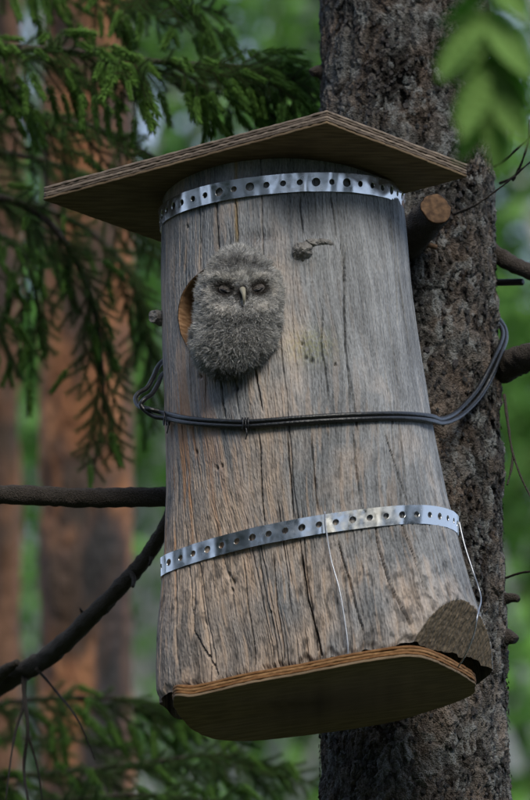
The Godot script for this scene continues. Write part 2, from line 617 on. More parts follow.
func build_box() -> Node3D:
	prepare_log()
	var box := thing("nest_box", "weathered grey hollow log nest box with flat plywood roof, hung on the trunk", "nest box", ORIGIN)
	build_log(box)
	build_hole(box)
	var grain := noise_tex(0.02, 4, 51)
	# the knot: a worn branch base with a ridge running off to the right
	var kb := mb(ORIGIN)
	var kn := noise(FastNoiseLite.TYPE_SIMPLEX_SMOOTH, 70.0, 3, 52)
	var KP := PackedVector3Array()
	var kc := on_log(302, 254, -0.001)
	for j in 25:
		var f := PI * j / 24.0
		for i in 36:
			var a := TAU * i / 36.0
			var e := Vector3(sin(a) * sin(f), -cos(f), cos(a) * sin(f))
			var d := e * Vector3(0.0122, 0.0128, 0.0135) * (1.0 + 0.30 * kn.get_noise_3d(e.x * 0.012, e.y * 0.012, e.z * 0.012) + 0.10 * kn.get_noise_3d(e.x * 0.04, e.y * 0.04, e.z * 0.04))
			KP.append(kc + d + Vector3(0.004, 0.0, 0.004) * e.y)
	kb.grid(KP, 36, 25, true)
	var sp := spline([on_log(303, 250, 0.000), on_log(309, 245, 0.002), on_log(318, 243, 0.0015), on_log(328, 243, 0.001), on_log(334, 246, -0.003)], 6)
	var sr := PackedFloat32Array()
	for i in sp.size():
		sr.append(lerpf(0.0075, 0.0022, i / (sp.size() - 1.0)))
	kb.tube(sp, sr, 12, true, Color.WHITE, kn, 0.5)
	var gk := Gradient.new()
	gk.colors = PackedColorArray([lin(0.10, 0.092, 0.085), lin(0.30, 0.285, 0.265)])
	var km := mat(Color.WHITE, 0.9)
	km.albedo_texture = noise_tex(0.03, 4, 54, 256, gk)
	bump(km, grain, 0.5, Vector3(14, 14, 14))
	part("knot", kb.done(), km, box)
	# short broken stub on the left flank
	var stb := mb(ORIGIN)
	var s0 := at(170, 319, 0.0)
	var bent := spline([s0, at(160, 318, 0.004), at(153, 316, 0.012)], 5)
	stb.tube(bent, taper(bent.size(), 0.0095, 0.0072), 14, true, Color.WHITE, kn, 0.35)
	part("broken_stub", stb.done(), km, box)

	# plywood: each ply a sheet of its own, its edge a little in or out
	var ply_dark := wood_mat(lin(0.075, 0.058, 0.045), lin(0.16, 0.122, 0.092), 61)
	var ply_light := wood_mat(lin(0.13, 0.102, 0.080), lin(0.27, 0.212, 0.162), 62)
	var under := wood_mat(lin(0.10, 0.070, 0.042), lin(0.19, 0.135, 0.08), 63)
	under.uv1_scale = Vector3(1.2, 6, 8)
	under.heightmap_scale = 0.025
	var base_under := wood_mat(lin(0.145, 0.103, 0.065), lin(0.25, 0.18, 0.115), 66)
	base_under.uv1_scale = Vector3(1.2, 6, 8)
	base_under.heightmap_scale = 0.025
	var fresh := wood_mat(lin(0.20, 0.105, 0.045), lin(0.33, 0.185, 0.085), 64)
	var fresh_dark := wood_mat(lin(0.15, 0.07, 0.028), lin(0.25, 0.13, 0.055), 65)
	var top_y := LTOP + 0.0165
	var n := on_level(327, 110, top_y)
	var l := on_level(44, 187, top_y)
	var r := on_level(467, 164, top_y)
	var bk := l + r - n
	var roof := Node3D.new()
	roof.name = "roof_board"
	roof.position = n - ORIGIN
	box.add_child(roof, true)
	for k in 5:
		var y1 := -0.0033 * k
		part("ply", ply_mesh([Vector3.ZERO, l - n, bk - n, r - n], y1, y1 - 0.0033, 100 + k), [ply_light, ply_dark, ply_light, ply_dark, under][k], roof)
	# floor plate with sawn-off corners
	var fl := Node3D.new()
	fl.name = "floor_plate"
	box.add_child(fl, true)
	var out := []
	for q in [[176, 694], [200, 683], [250, 671], [300, 662], [350, 652], [394, 645], [414, 644], [432, 648], [454, 659], [472, 670], [476, 677], [466, 688], [400, 721], [330, 733], [262, 741], [225, 741], [203, 736], [186, 724], [176, 710], [172, 701]]:
		var p := Vector3.ZERO
		var y := 4.13
		for it in 8:
			p = on_level(q[0], q[1], y)
			y = foot_level(p.x) - 0.003 - (0.012 if q[1] > 690 else 0.0)
		out.append(p - ORIGIN)
	var soft := []
	for i in out.size():
		var n_ := out.size()
		for q in 5:
			soft.append(out[i].cubic_interpolate(out[(i + 1) % n_], out[(i + n_ - 1) % n_], out[(i + 2) % n_], q / 5.0))
	for k in 4:
		var a := []
		for p in soft:
			a.append(Vector3(lerpf(p.x, 0.06, 0.005), foot_level(p.x) - ORIGIN.y - 0.0025 - 0.0034 * k, lerpf(p.z, 0.04, 0.05)))
		part("ply", ply_mesh(a, 0.0, -0.0034, 120 + k), [fresh_dark, fresh, fresh_dark, base_under][k], fl)

	build_straps(box)
	return box

func wood_mat(a: Color, b: Color, sd: int) -> StandardMaterial3D:
	var g := Gradient.new()
	g.colors = PackedColorArray([a, b])
	g.offsets = PackedFloat32Array([0.25, 0.75])
	var m := mat(Color.WHITE, 0.8)
	m.albedo_texture = noise_tex(0.03, 4, sd, 512, g)
	m.uv1_triplanar = true
	m.uv1_scale = Vector3(6, 6, 6)
	m.metallic_specular = 0.25
	m.heightmap_enabled = true
	m.heightmap_texture = noise_tex(0.04, 3, sd + 300, 256)
	m.heightmap_scale = 0.06
	return m

func ply_mesh(corners: Array, y1: float, y0: float, sd: int) -> ArrayMesh:
	var nz := noise(FastNoiseLite.TYPE_SIMPLEX, 60.0, 3, sd)
	var loop := PackedVector3Array()
	for i in corners.size():
		var a: Vector3 = corners[i]
		var b: Vector3 = corners[(i + 1) % corners.size()]
		var steps := maxi(1, int(a.distance_to(b) / 0.004))
		var side := Vector3(b.z - a.z, 0, a.x - b.x).normalized()
		for k in steps:
			var p := a.lerp(b, float(k) / steps)
			var off := nz.get_noise_2d(p.x, p.z) * 0.0009 + nz.get_noise_2d(p.x * 0.15, p.z * 0.15 + 9.0) * 0.0008
			loop.append(p + side * off)
	var mid := Vector3.ZERO
	for p in loop:
		mid += p / loop.size()
	var m := mb()
	var P := PackedVector3Array()
	for f in [[y0 + 0.0002, 0.0], [y0 + 0.0002, 1.0], [y0 + 0.0008, 1.0], [y1 - 0.0008, 1.0], [y1, 1.0], [y1, 0.0]]:
		for p in loop:
			var q := mid.lerp(p, f[1])
			var e := (p - mid).normalized() * (-0.0005 if f[0] == y1 or f[0] == y0 + 0.0002 else 0.0)
			P.append(q + Vector3(0, f[0], 0) + (e if f[1] == 1.0 else Vector3.ZERO))
	# loop direction decides which way the skin looks
	var area := 0.0
	for i in loop.size():
		var a := loop[i]
		var b := loop[(i + 1) % loop.size()]
		area += a.z * b.x - a.x * b.z
	m.grid(P, loop.size(), 6, true, PackedVector2Array(), PackedColorArray(), area < 0.0)
	return m.done()

func build_straps(box: Node3D) -> void:
	var metal := mat(lin(0.60, 0.60, 0.57), 0.12)
	metal.metallic = 1.0
	bump(metal, noise_tex(0.010, 2, 71), 0.006, Vector3(9, 9, 9))
	metal.roughness = 0.34
	metal.roughness_texture = noise_tex(0.03, 4, 73, 256, grey_ramp(0.06, 0.9))
	var dents := noise(FastNoiseLite.TYPE_SIMPLEX_SMOOTH, 22.0, 2, 72)
	var rest := [plane_of(at(162, 221, 0.0), on_log(288, 184, 0.0), at(405, 203, 0.0)), plane_of(at(163, 573, 0.03), on_log(310, 527, 0.0), at(457, 529, 0.03))]
	for w in 2:
		var k: Vector3 = rest[w]
		# walk the ring, then lay equal cells along it, each with a punched hole
		var ring := PackedVector3Array()
		var run := PackedFloat32Array([0.0])
		for i in 721:
			ring.append(log_ring(-PI + TAU * i / 720.0, k, 0.0035))
			if i > 0:
				run.append(run[i - 1] + ring[i].distance_to(ring[i - 1]))
		var whole := run[720]
		var cell := 0.0192
		var cells := int(whole / cell)
		cell = whole / cells
		var hh := 0.0112
		var m := mb(ORIGIN)
		var seg := 0
		var place := func(s: float, h: float) -> Vector3:
			s = fposmod(s, whole)
			var i := clampi(run.bsearch(s) - 1, 0, 719)
			var p := ring[i].lerp(ring[i + 1], (s - run[i]) / maxf(run[i + 1] - run[i], 1e-6))
			var e := (p - Vector3(0.03, p.y, 0.02)).normalized()
			return p + Vector3(0, h, 0) + e * (0.0013 * dents.get_noise_2d(s * 1.2, h * 0.35) + h * (0.09 if w == 0 else 0.02))
		for c in cells:
			var mids := (c + 0.5) * cell
			var rad: float = [0.0036, 0.0052, 0.0036, 0.0052, 0.0038, 0.0036][c % 6] if w == 0 else [0.0037, 0.0037, 0.0042][c % 3]
			var N := 24
			var P := PackedVector3Array()
			var NN := PackedVector3Array()
			for rr in 6:
				for a in N:
					var f := TAU * a / N
					var ca := cos(f)
					var sa := sin(f)
					var sq := 1.0 / maxf(absf(ca), absf(sa))
					var inner := Vector2(ca, sa) * rad
					var outer := Vector2(ca * sq * cell * 0.5, sa * sq * hh)
					var q := inner.lerp(outer, maxf(rr - 1, 0) / 4.0)
					var p: Vector3 = place.call(mids + q.x, q.y)
					var ds: Vector3 = place.call(mids + q.x + 0.003, q.y) - place.call(mids + q.x - 0.003, q.y)
					var dh: Vector3 = place.call(mids + q.x, q.y + 0.002) - place.call(mids + q.x, q.y - 0.002)
					NN.append(ds.cross(dh).normalized())
					if rr == 0:
						p -= (p - Vector3(0.03, p.y, 0.02)).normalized() * 0.0012
					P.append(p)
			var first := m.v.size()
			m.grid(P, N, 6, true, PackedVector2Array(), PackedColorArray(), true)
			for i in range(N, N * 6):
				m.n[first + i] = NN[i] if NN[i].dot(m.n[first + i]) > 0.0 else -NN[i]
		# turned-in rims give the strap its thickness
		for side in [-1.0, 1.0]:
			var P := PackedVector3Array()
			for rr in 2:
				for i in 720:
					var p: Vector3 = place.call(whole * i / 720.0, hh * side)
					if rr == 1:
						p -= (p - Vector3(0.03, p.y, 0.02)).normalized() * 0.0013
					P.append(p)
			m.grid(P, 720, 2, true, PackedVector2Array(), PackedColorArray(), side > 0.0)
		part("perforated_strap", m.done(), metal, box)
	# thin galvanised wires from the lower strap down to the floor plate
	var wire := mat(lin(0.36, 0.37, 0.39), 0.42)
	wire.metallic = 0.9
	for q in [[[324, 514, 0.008], [325, 528, 0.007], [330, 560, 0.006], [338, 592, 0.008], [344, 625, 0.006], [347, 648, 0.005], [347, 660, 0.003]], [[455, 522, 0.006], [461, 545, 0.005], [469, 572, 0.006], [477, 597, 0.006]]]:
		var pts := []
		for a in q:
			pts.append(on_log(a[0], a[1], a[2]))
		if q.size() == 4:
			pts.append(at(478, 612, 0.14))
			pts.append(at(473, 636, 0.135))
			pts.append(at(465, 655, 0.12))
			pts.append(at(458, 667, 0.10))
		var s := spline(pts, 8)
		var b := mb(ORIGIN)
		b.tube(s, taper(s.size(), 0.00095, 0.00095), 6)
		part("wire", b.done(), wire, box)

# ------------------------------------------------------------------ cable
func build_cable() -> void:
	var base := at(300, 421, 0.14)
	var c := thing("cable", "black double cable tied round the log and looped over the trunk", "cable", base)
	var rubber := mat(lin(0.007, 0.0075, 0.008), 0.40)
	rubber.metallic_specular = 0.5
	bump(rubber, noise_tex(0.05, 3, 81, 256), 0.05, Vector3(20, 20, 20))
	for k in 2:
		var dy := -2.1 if k == 0 else 2.4
		var p := []
		if k == 0:
			for q in [[176, 352, -0.09], [160, 364, -0.03], [153, 378, 0.0], [147, 388, 0.012], [139, 393, 0.02], [135.5, 399, 0.026], [139, 406, 0.034], [149, 409, 0.05], [160, 412, 0.05]]:
				p.append(at(q[0], q[1], q[2]))
		else:
			for q in [[178, 366, -0.1], [163, 374, -0.03], [158, 384, 0.01], [152, 394, 0.03], [145, 399, 0.045], [141, 405, 0.046], [147, 412, 0.046], [156, 417, 0.05]]:
				p.append(at(q[0], q[1], q[2]))
		for q in [[172, 416.5], [185, 420], [200, 422.5], [222, 424.5], [246, 425.5], [270, 424], [300, 421.5], [330, 419.5], [360, 418], [390, 417], [412, 417.5], [428, 419]]:
			p.append(on_log(q[0], q[1] + dy, 0.0052))
		if k == 0:
			for q in [[440, 419, -0.005], [450, 416, -0.06], [461, 408, -0.115], [477, 390, -0.145], [489, 369, -0.165], [498, 349, -0.19], [502.5, 336, -0.215], [501, 327, -0.24], [495, 319, -0.28], [480, 312, -0.32]]:
				p.append(at(q[0], q[1], q[2]))
		else:
			for q in [[441, 423, -0.01], [452, 420.5, -0.07], [464, 413, -0.117], [480, 396, -0.148], [493, 373, -0.168], [502, 351, -0.195], [506, 337, -0.22], [503, 325, -0.245], [494, 315, -0.285], [480, 309, -0.325]]:
				p.append(at(q[0], q[1], q[2]))
		var s := spline(p, 8)
		var b := mb(base)
		b.tube(s, taper(s.size(), 0.0028, 0.0028), 14)
		part("strand", b.done(), rubber, c)
	# a wire tie holds the two strands together in front, and a second at the left
	for q in [[247, 426], [171, 419]]:
		var b := mb(base)
		var mid := on_log(q[0], q[1], 0.0052)
		for turn in 3:
			var pts := PackedVector3Array()
			for i in 17:
				var a := TAU * i / 16.0
				pts.append(mid + Vector3((turn - 1) * 0.003 + 0.0006 * sin(a), cos(a) * 0.0078, sin(a) * 0.0052))
			b.tube(pts, taper(17, 0.0009, 0.0009), 6, false)
		b.tube(spline([mid + Vector3(0.001, -0.006, 0.005), mid + Vector3(0.002, -0.012, 0.006), mid + Vector3(0.0005, -0.019, 0.003)], 5), taper(11, 0.0009, 0.0008), 6)
		part("wire_tie", b.done(), rubber, c)
	var e := mb(base)
	e.tube(PackedVector3Array([at(480, 283, -0.26), at(500, 282.5, -0.245), at(522, 282, -0.22)]), taper(3, 0.0042, 0.0042), 12)
	part("loose_end", e.done(), rubber, c)

# ------------------------------------------------------------------ the owl chick
var owl_l := [[248, 237.0], [250, 229.0], [253, 223.0], [257, 217.5], [264, 210.0], [271, 204.5], [280, 199.0], [288, 196.0], [300, 195.0], [310, 195.0], [322, 193.5], [335, 191.0], [349, 191.5], [359, 196.0], [366, 202.0], [371, 209.0], [376, 222.0]]
var owl_r := [[248, 239.0], [250, 247.0], [253, 254.0], [257, 260.0], [264, 268.0], [271, 274.0], [280, 279.5], [288, 282.0], [300, 282.5], [310, 282.0], [322, 281.0], [335, 279.5], [349, 275.0], [359, 266.0], [366, 254.0], [371, 245.0], [376, 231.0]]

func gauss(x: float, y: float, cx: float, cy: float, sx: float, sy: float) -> float:
	return exp(-((x - cx) * (x - cx) / (sx * sx) + (y - cy) * (y - cy) / (sy * sy)))

func owl_at(a: float, row: float) -> Vector3:
	var l := table(owl_l, row)
	var r := table(owl_r, row)
	var cx := (l + r) * 0.5 + 1.5
	var rx := (r - l) * 0.5 - 2.5
	var rz := 0.056 * sqrt(maxf(0.0, 1.0 - pow(absf(row - 296.0) / 49.0, 2.6))) if row < 296.0 else 0.056 * pow(maxf(0.0, 1.0 - pow((row - 296.0) / 80.5, 2.4)), 0.5)
	var mid := at(cx, row, 0.132)
	var p := mid + Vector3(sin(a) * rx / 870.0, 0, cos(a) * rz)
	# the front of a level ring is seen higher up; lower it again so that the outline stays where it is
	p.y -= cos(a) * rz * 0.34 * smoothstep(0.0, 1.0, cos(a) + 0.2)
	return p

func owl_relief(q: Vector2) -> float:
	var d := 0.0
	for e in [[225.5, 289.0], [258.0, 287.5]]:
		d -= 0.0058 * gauss(q.x, q.y, e[0], e[1], 11.5, 7.5)
	d += 0.0042 * gauss(q.x, q.y, 242, 284, 5.0, 14.0)
	d += 0.0030 * gauss(q.x, q.y, 218, 277, 12.0, 3.6) + 0.0030 * gauss(q.x, q.y, 265, 275, 12.0, 3.6)
	d += 0.0034 * gauss(q.x, q.y, 226, 310, 15.0, 9.0) + 0.0032 * gauss(q.x, q.y, 259, 308, 13.0, 8.0)
	d -= 0.0008 * gauss(q.x, q.y, 240, 323, 40.0, 8.0)
	return d

func owl_color(q: Vector2, nz: FastNoiseLite) -> Color:
	var x := q.x
	var y := q.y
	# fine dark and pale bars on the down
	var bars := 0.5 + 0.5 * sin(y * 0.95 + nz.get_noise_2d(x * 0.9, y * 0.9) * 5.0 + absf(x - 240.0) * 0.12)
	var mott := nz.get_noise_2d(x * 2.0, y * 2.4) * 0.5 + 0.5
	var v := 0.36 + 0.34 * (bars * mott - 0.2) + 0.65 * (mott - 0.46)
	v += 0.10 * smoothstep(215.0, 198.0, x) + 0.10 * smoothstep(262.0, 278.0, x) + 0.08 * smoothstep(266.0, 254.0, y)
	v = maxf(v, 0.05)
	var c := Color(v, v * 0.985, v * 0.96)
	# dark mask round the eyes
	var mask := 0.0
	mask = maxf(mask, gauss(x, y, 225.0, 288.5, 11.5, 8.8))
	mask = maxf(mask, gauss(x, y, 259.0, 287.5, 11.0, 8.8))
	mask = maxf(mask, gauss(x, y, 242.0, 293.0, 8.0, 10.0) * 0.75)
	c = c.lerp(Color(0.055, 0.046, 0.040), smoothstep(0.25, 0.62, mask))
	# pale brow lines: down to the bill and round the outer side of each eye
	var pale := 0.0
	pale = maxf(pale, gauss(x, y - (x - 222) * 0.22, 222, 277.0, 14.0, 2.6) * 0.9)
	pale = maxf(pale, gauss(x, y + (x - 262) * 0.22, 262, 275.5, 14.0, 2.6) * 0.9)
	pale = maxf(pale, gauss(x, y, 241.0, 277.0, 6.0, 7.0) * 0.6)
	pale = maxf(pale, gauss(x, y, 209.5, 291.0, 2.8, 12.0) * 0.9)
	pale = maxf(pale, gauss(x, y, 273.5, 289.0, 2.8, 11.0) * 0.95)
	pale = maxf(pale, gauss(x, y, 224.0, 308.5, 13.5, 5.6))
	pale = maxf(pale, gauss(x, y, 261.0, 306.0, 11.0, 5.6) * 0.95)
	c = c.lerp(Color(0.80, 0.76, 0.71), clampf(pale, 0, 1) * (0.7 + 0.3 * mott))
	# dusky chin and crown, pale wisps on the breast
	c = c.lerp(Color(0.12, 0.112, 0.105), gauss(x, y, 241, 320, 20.0, 4.0) * 0.35)
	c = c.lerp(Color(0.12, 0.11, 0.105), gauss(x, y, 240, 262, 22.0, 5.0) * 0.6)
	c = c.lerp(Color(0.60, 0.56, 0.52), gauss(x, y, 246, 338, 15.0, 7.0) * 0.6 * bars)
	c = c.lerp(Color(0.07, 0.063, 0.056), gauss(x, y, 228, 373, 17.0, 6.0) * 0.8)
	return c

func build_owl() -> void:
	var base := at(238, 360, 0.15)
	var owl := thing("owl", "fluffy grey owl chick with half closed eyes peering from the hole", "owl", base)
	var nz := noise(FastNoiseLite.TYPE_SIMPLEX_SMOOTH, 0.09, 3, 91)
	var nu := 150
	var nv := 130
	var P := PackedVector3Array()
	var C := PackedColorArray()
	for j in nv:
		var row := lerpf(376.0, 248.0, j / (nv - 1.0))
		for i in nu:
			var a := TAU * i / nu - PI
			var p := owl_at(a, row)
			if absf(a) < 1.7:
				var q := proj(p)
				p += Vector3(sin(a), 0, cos(a)) * (owl_relief(q) + nz.get_noise_2d(q.x * 1.3, q.y * 1.3) * 0.0014)
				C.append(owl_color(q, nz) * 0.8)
			else:
				C.append(Color(0.24, 0.235, 0.23))
			P.append(p)
	var b := mb(base)
	b.grid(P, nu, nv, true, PackedVector2Array(), C)
	var skin := mat(Color.WHITE, 0.95, true)
	bump(skin, noise_tex(0.08, 4, 92), 0.3, Vector3(22, 22, 22))
	part("body", b.done(), skin, owl)
	# down: one curved wisp, many times over
	var w := mb()
	for k in 3:
		var f := TAU * k / 3.0
		var side := Vector3(cos(f), 0, sin(f))
		var q := [Vector3.ZERO, Vector3(0, 0.4, 0.05), Vector3(0, 0.75, 0.18), Vector3(0, 1.0, 0.36)]
		for s in 3:
			var wa: float = [0.035, 0.032, 0.02, 0.004][s]
			var wb: float = [0.035, 0.032, 0.02, 0.004][s + 1]
			var nn := side.cross(Vector3.UP).normalized()
			if k < 2:
				w.tri(q[s] - side * wa, q[s] + side * wa, q[s + 1] + side * wb, nn, Color.WHITE)
				w.tri(q[s] - side * wa, q[s + 1] + side * wb, q[s + 1] - side * wb, nn, Color.WHITE)
	var wisp := w.done()
	rng.seed = 93
	var where := []
	var cols := PackedColorArray()
	for k in 95000:
		var a := rng.randf_range(-1.9, 1.9)
		var row := lerpf(249.5, 375.0, rng.randf())
		var p := owl_at(a, row)
		var q := proj(p)
		var face := gauss(q.x, q.y, 241, 292, 30.0, 20.0)
		var mask := maxf(gauss(q.x, q.y, 225.5, 289.0, 10.0, 5.5), gauss(q.x, q.y, 258.0, 287.5, 10.0, 5.5))
		if mask > 0.6 and rng.randf() < 0.8:
			continue
		if gauss(q.x, q.y, 243.5, 299, 3.0, 8.5) > 0.6:
			continue
		var out := Vector3(sin(a), 0, cos(a))
		if row < 272.0:
			out = (out + Vector3.UP * (272.0 - row) / 12.0).normalized()
		elif row > 352.0:
			out = (out - Vector3.UP * (row - 352.0) / 14.0).normalized()
		p += Vector3(sin(a), 0, cos(a)) * owl_relief(q)
		var dir := out * rng.randf_range(0.25, 0.9) + Vector3.DOWN * rng.randf_range(0.1, 0.9) + rdir() * 0.55
		if face > 0.3:      # the disc's feathers lie flat and point away from the bill
			dir = out * 0.28 + Vector3(q.x - 242.0, 292.0 - q.y, 0).normalized() * 0.8 + rdir() * 0.3
		if q.y < 265.0 and face < 0.3:
			dir = out * rng.randf_range(0.2, 0.6) + Vector3(q.x - 240.0, 10.0, 0) * 0.012 + rdir() * 0.6
		# the down lies in tufts
		var tq := Vector2(q.x * 1.6, q.y * 1.6)
		var tuft_way := Vector3(nz.get_noise_2d(tq.x, tq.y + 900.0), nz.get_noise_2d(tq.x + 500.0, tq.y), nz.get_noise_2d(tq.x, tq.y + 300.0) * 0.6)
		dir += tuft_way * (1.9 if face < 0.3 else 0.5)
		dir = dir.normalized()
		var len := rng.randf_range(0.0035, 0.0088) * (1.0 + 0.7 * nz.get_noise_2d(q.x * 2.2, q.y * 2.2 + 70.0)) * (1.0 - 0.62 * clampf(face * 1.3, 0, 1))
		if row > 330.0:
			len *= 1.15
		var bs := facing(dir, rng.randf() * TAU)
		var th := 0.0068
		where.append(Transform3D(Basis(bs.x * th, bs.y * len, bs.z * th), p - base - out * 0.0005))
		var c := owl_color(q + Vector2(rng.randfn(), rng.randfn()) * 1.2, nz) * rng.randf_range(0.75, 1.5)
		if face < 0.2 and rng.randf() < 0.10:
			c = c.lerp(Color(0.4, 0.38, 0.35), 0.45)
		cols.append(c)
	var down := mat(Color.WHITE, 0.95, true)
	down.rim_enabled = true
	down.rim = 0.5
	down.rim_tint = 0.5
	down.metallic_specular = 0.2
	multi("down", wisp, down, owl, where, cols)
	# hooked bill, with the cere at its root
	var sk := func(px: float, py: float, off: float) -> Vector3:
		var a := 0.0
		var row := py
		for k in 25:
			var g := proj(owl_at(a, row))
			a = clampf(a + (px - g.x) / 60.0, -1.4, 1.4)
			row = clampf(row + (py - g.y) * 0.6, 249, 375)
		var p := owl_at(a, row)
		return p + Vector3(sin(a), 0, cos(a)) * (owl_relief(Vector2(px, py)) + off)
	var horn := mat(lin(0.26, 0.235, 0.175), 0.45)
	var bb := mb(base)
	var root: Vector3 = sk.call(242.5, 290, -0.001)
	var bill := spline([root, sk.call(243, 294, 0.0045), sk.call(243.3, 298, 0.0070), sk.call(243.5, 302.5, 0.0066), sk.call(243.5, 306, 0.0030)], 6)
	var br := PackedFloat32Array()
	for i in bill.size():
		var s := i / (bill.size() - 1.0)
		br.append(lerpf(0.0038, 0.0007, pow(s, 0.9)))
	bb.tube(bill, br, 16)
	part("bill", bb.done(), horn, owl)
	# eyelids almost closed over dark slits
	var lidm := mat(lin(0.085, 0.074, 0.066), 0.7)
	bump(lidm, noise_tex(0.06, 3, 95, 256), 0.15, Vector3(30, 30, 30))
	var wet := mat(lin(0.006, 0.006, 0.007), 0.15)
	for e in [[225.5, 288.5, 0.28], [258.5, 287.2, -0.28]]:
		var lid := mb(base)
		var mid: Vector3 = sk.call(e[0], e[1], -0.0004)
		var LP := PackedVector3Array()
		for j in 15:
			var f := PI * j / 14.0
			for i in 22:
				var a := TAU * i / 22.0
				var d := Vector3(sin(a) * sin(f) * 0.0100, -cos(f) * 0.0060, cos(a) * sin(f) * 0.0024)
				LP.append(mid + d.rotated(Vector3.BACK, e[2] * -1.0))
		lid.grid(LP, 22, 15, true)
		var lo := part("eyelid", lid.done(), lidm, owl)
		var sl := mb(base)
		var sp := []
		for s in [-1.0, -0.5, 0.0, 0.5, 1.0]:
			sp.append(mid + Vector3(s * 0.0082, -0.0012 - 0.0016 * (1.0 - s * s), 0.0022 * sqrt(1.0 - s * s * 0.85)).rotated(Vector3.BACK, e[2] * -1.0))
		var ss := spline(sp, 6)
		var sr := PackedFloat32Array()
		for i in ss.size():
			sr.append(0.0005 + 0.0012 * sin(PI * i / (ss.size() - 1.0)))
		sl.tube(ss, sr, 8)
		part("eye", sl.done(), wet, lo)

# ------------------------------------------------------------------ the spruce that carries the box
func trunk_axis(y: float) -> Vector3:
	return Vector3(at(410, 400, -0.23).x + 0.006 * (4.5 - y), y, -0.23)

func trunk_radius(y: float) -> float:
	return 0.1095 - 0.009 * (y - 4.5) + 0.10 * exp(-y * 1.6)

func build_spruce() -> void:
	var foot := trunk_axis(0.0)
	var tree := thing("spruce_tree", "grey scaly barked spruce trunk that carries the nest box", "tree", foot)
	var rows := PackedFloat32Array()
	var y := -0.1
	while y < 18.0:
		rows.append(y)
		y += 0.0013 if y > 3.93 and y < 5.08 else (0.035 if y > 3.0 and y < 6.5 else 0.12)
	var nf := 330
	var nb := 50
	var ang := PackedFloat32Array()
	for i in nf:
		ang.append(lerpf(-1.8, 1.8, float(i) / nf))
	for i in nb:
		ang.append(lerpf(1.8, TAU - 1.8, float(i) / nb))
	var plates := noise(FastNoiseLite.TYPE_CELLULAR, 32.0, 1, 101)
	plates.cellular_return_type = FastNoiseLite.RETURN_DISTANCE2_SUB
	plates.cellular_jitter = 1.0
	var level := noise(FastNoiseLite.TYPE_CELLULAR, 32.0, 1, 101)
	level.cellular_return_type = FastNoiseLite.RETURN_CELL_VALUE
	var chips := noise(FastNoiseLite.TYPE_CELLULAR, 185.0, 1, 103)
	chips.cellular_return_type = FastNoiseLite.RETURN_DISTANCE2_SUB
	var chipv := noise(FastNoiseLite.TYPE_CELLULAR, 185.0, 1, 103)
	chipv.cellular_return_type = FastNoiseLite.RETURN_CELL_VALUE
	var slabs := noise(FastNoiseLite.TYPE_CELLULAR, 19.0, 1, 115)
	slabs.cellular_return_type = FastNoiseLite.RETURN_DISTANCE2_SUB
	var slabv := noise(FastNoiseLite.TYPE_CELLULAR, 19.0, 1, 115)
	slabv.cellular_return_type = FastNoiseLite.RETURN_CELL_VALUE
	var warp := noise(FastNoiseLite.TYPE_SIMPLEX_SMOOTH, 22.0, 2, 104)
	var rough := noise(FastNoiseLite.TYPE_SIMPLEX, 210.0, 3, 105)
	var broad := noise(FastNoiseLite.TYPE_SIMPLEX_SMOOTH, 5.0, 3, 106)
	var lich := noise(FastNoiseLite.TYPE_SIMPLEX_SMOOTH, 26.0, 4, 107)
	var nu := nf + nb
	var P := PackedVector3Array()
	var C := PackedColorArray()
	for yy in rows:
		var ax := trunk_axis(yy)
		var r := trunk_radius(yy)
		for i in nu:
			var e := Vector3(sin(ang[i]), 0, cos(ang[i]))
			var p := ax + e * r
			var wx := warp.get_noise_3d(p.x, p.y, p.z) * 0.012
			var wy := warp.get_noise_3d(p.x + 3.0, p.y, p.z) * 0.014
			var a := Vector3(p.x + wx, p.y * 0.52 + wy, p.z)
			var g := plates.get_noise_3dv(a) + 1.0
			var lv := level.get_noise_3dv(a)
			var g2 := chips.get_noise_3d(a.x, a.y * 0.9, a.z) + 1.0
			var cv := chipv.get_noise_3d(a.x, a.y * 0.9, a.z)
			var d := smoothstep(0.0, 0.34, g) * 0.0034 + lv * 0.0024 + (smoothstep(0.0, 0.5, g2) * 0.0008 + cv * 0.0011) * (0.5 + 0.8 * smoothstep(0.0, 0.3, g)) + rough.get_noise_3dv(p) * 0.0015 + broad.get_noise_3dv(p) * 0.0025
			P.append(p + e * (d - 0.006))
			var g0 := slabs.get_noise_3d(a.x, a.y * 0.9, a.z) + 1.0
			var l0 := slabv.get_noise_3d(a.x, a.y * 0.9, a.z)
			d += smoothstep(0.0, 0.16, g0) * 0.0042 + l0 * 0.0022
			var li := smoothstep(0.12, 0.5, lich.get_noise_3dv(p) + cv * 0.25)
			var base := 0.115 + 0.055 * cv + 0.030 * lv + 0.050 * l0 + 0.07 * rough.get_noise_3d(p.x * 0.4, p.y * 0.4, p.z * 0.4)
			var warmth := clampf(0.5 + broad.get_noise_3d(p.x * 3.0, p.y * 3.0, p.z * 3.0), 0.0, 1.0)
			var c := Color(base * (0.98 + 0.30 * warmth), base, base * (0.97 - 0.16 * warmth))
			C.append(c.lerp(Color(0.30, 0.315, 0.31), li * 0.6))
	var b := mb(foot)
	b.grid(P, nu, rows.size(), true, PackedVector2Array(), C)
	var bark := mat(Color.WHITE, 0.95, true)
	bark.metallic_specular = 0.2
	bump(bark, noise_tex(0.06, 4, 108), 0.4, Vector3(12, 12, 12))
	bark.albedo_texture = noise_tex(0.07, 4, 114, 512, grey_ramp(0.35, 1.0))
	part("trunk", b.done(), bark, tree)
	# loose curled scales standing off the bark
	var fb := mb()
	var FP := PackedVector3Array()
	for j in 4:
		for i in 5:
			var u := i / 4.0 - 0.5
			var v := j / 3.0 - 0.5
			var round := 1.0 - 0.5 * absf(u * 2.0) * absf(v * 2.0) - 0.15 * v
			FP.append(Vector3(u * 1.1 * round, v * round, 0.28 * v * v - 0.22 * u * u - 0.18 * v))
	fb.grid(FP, 5, 4, false)
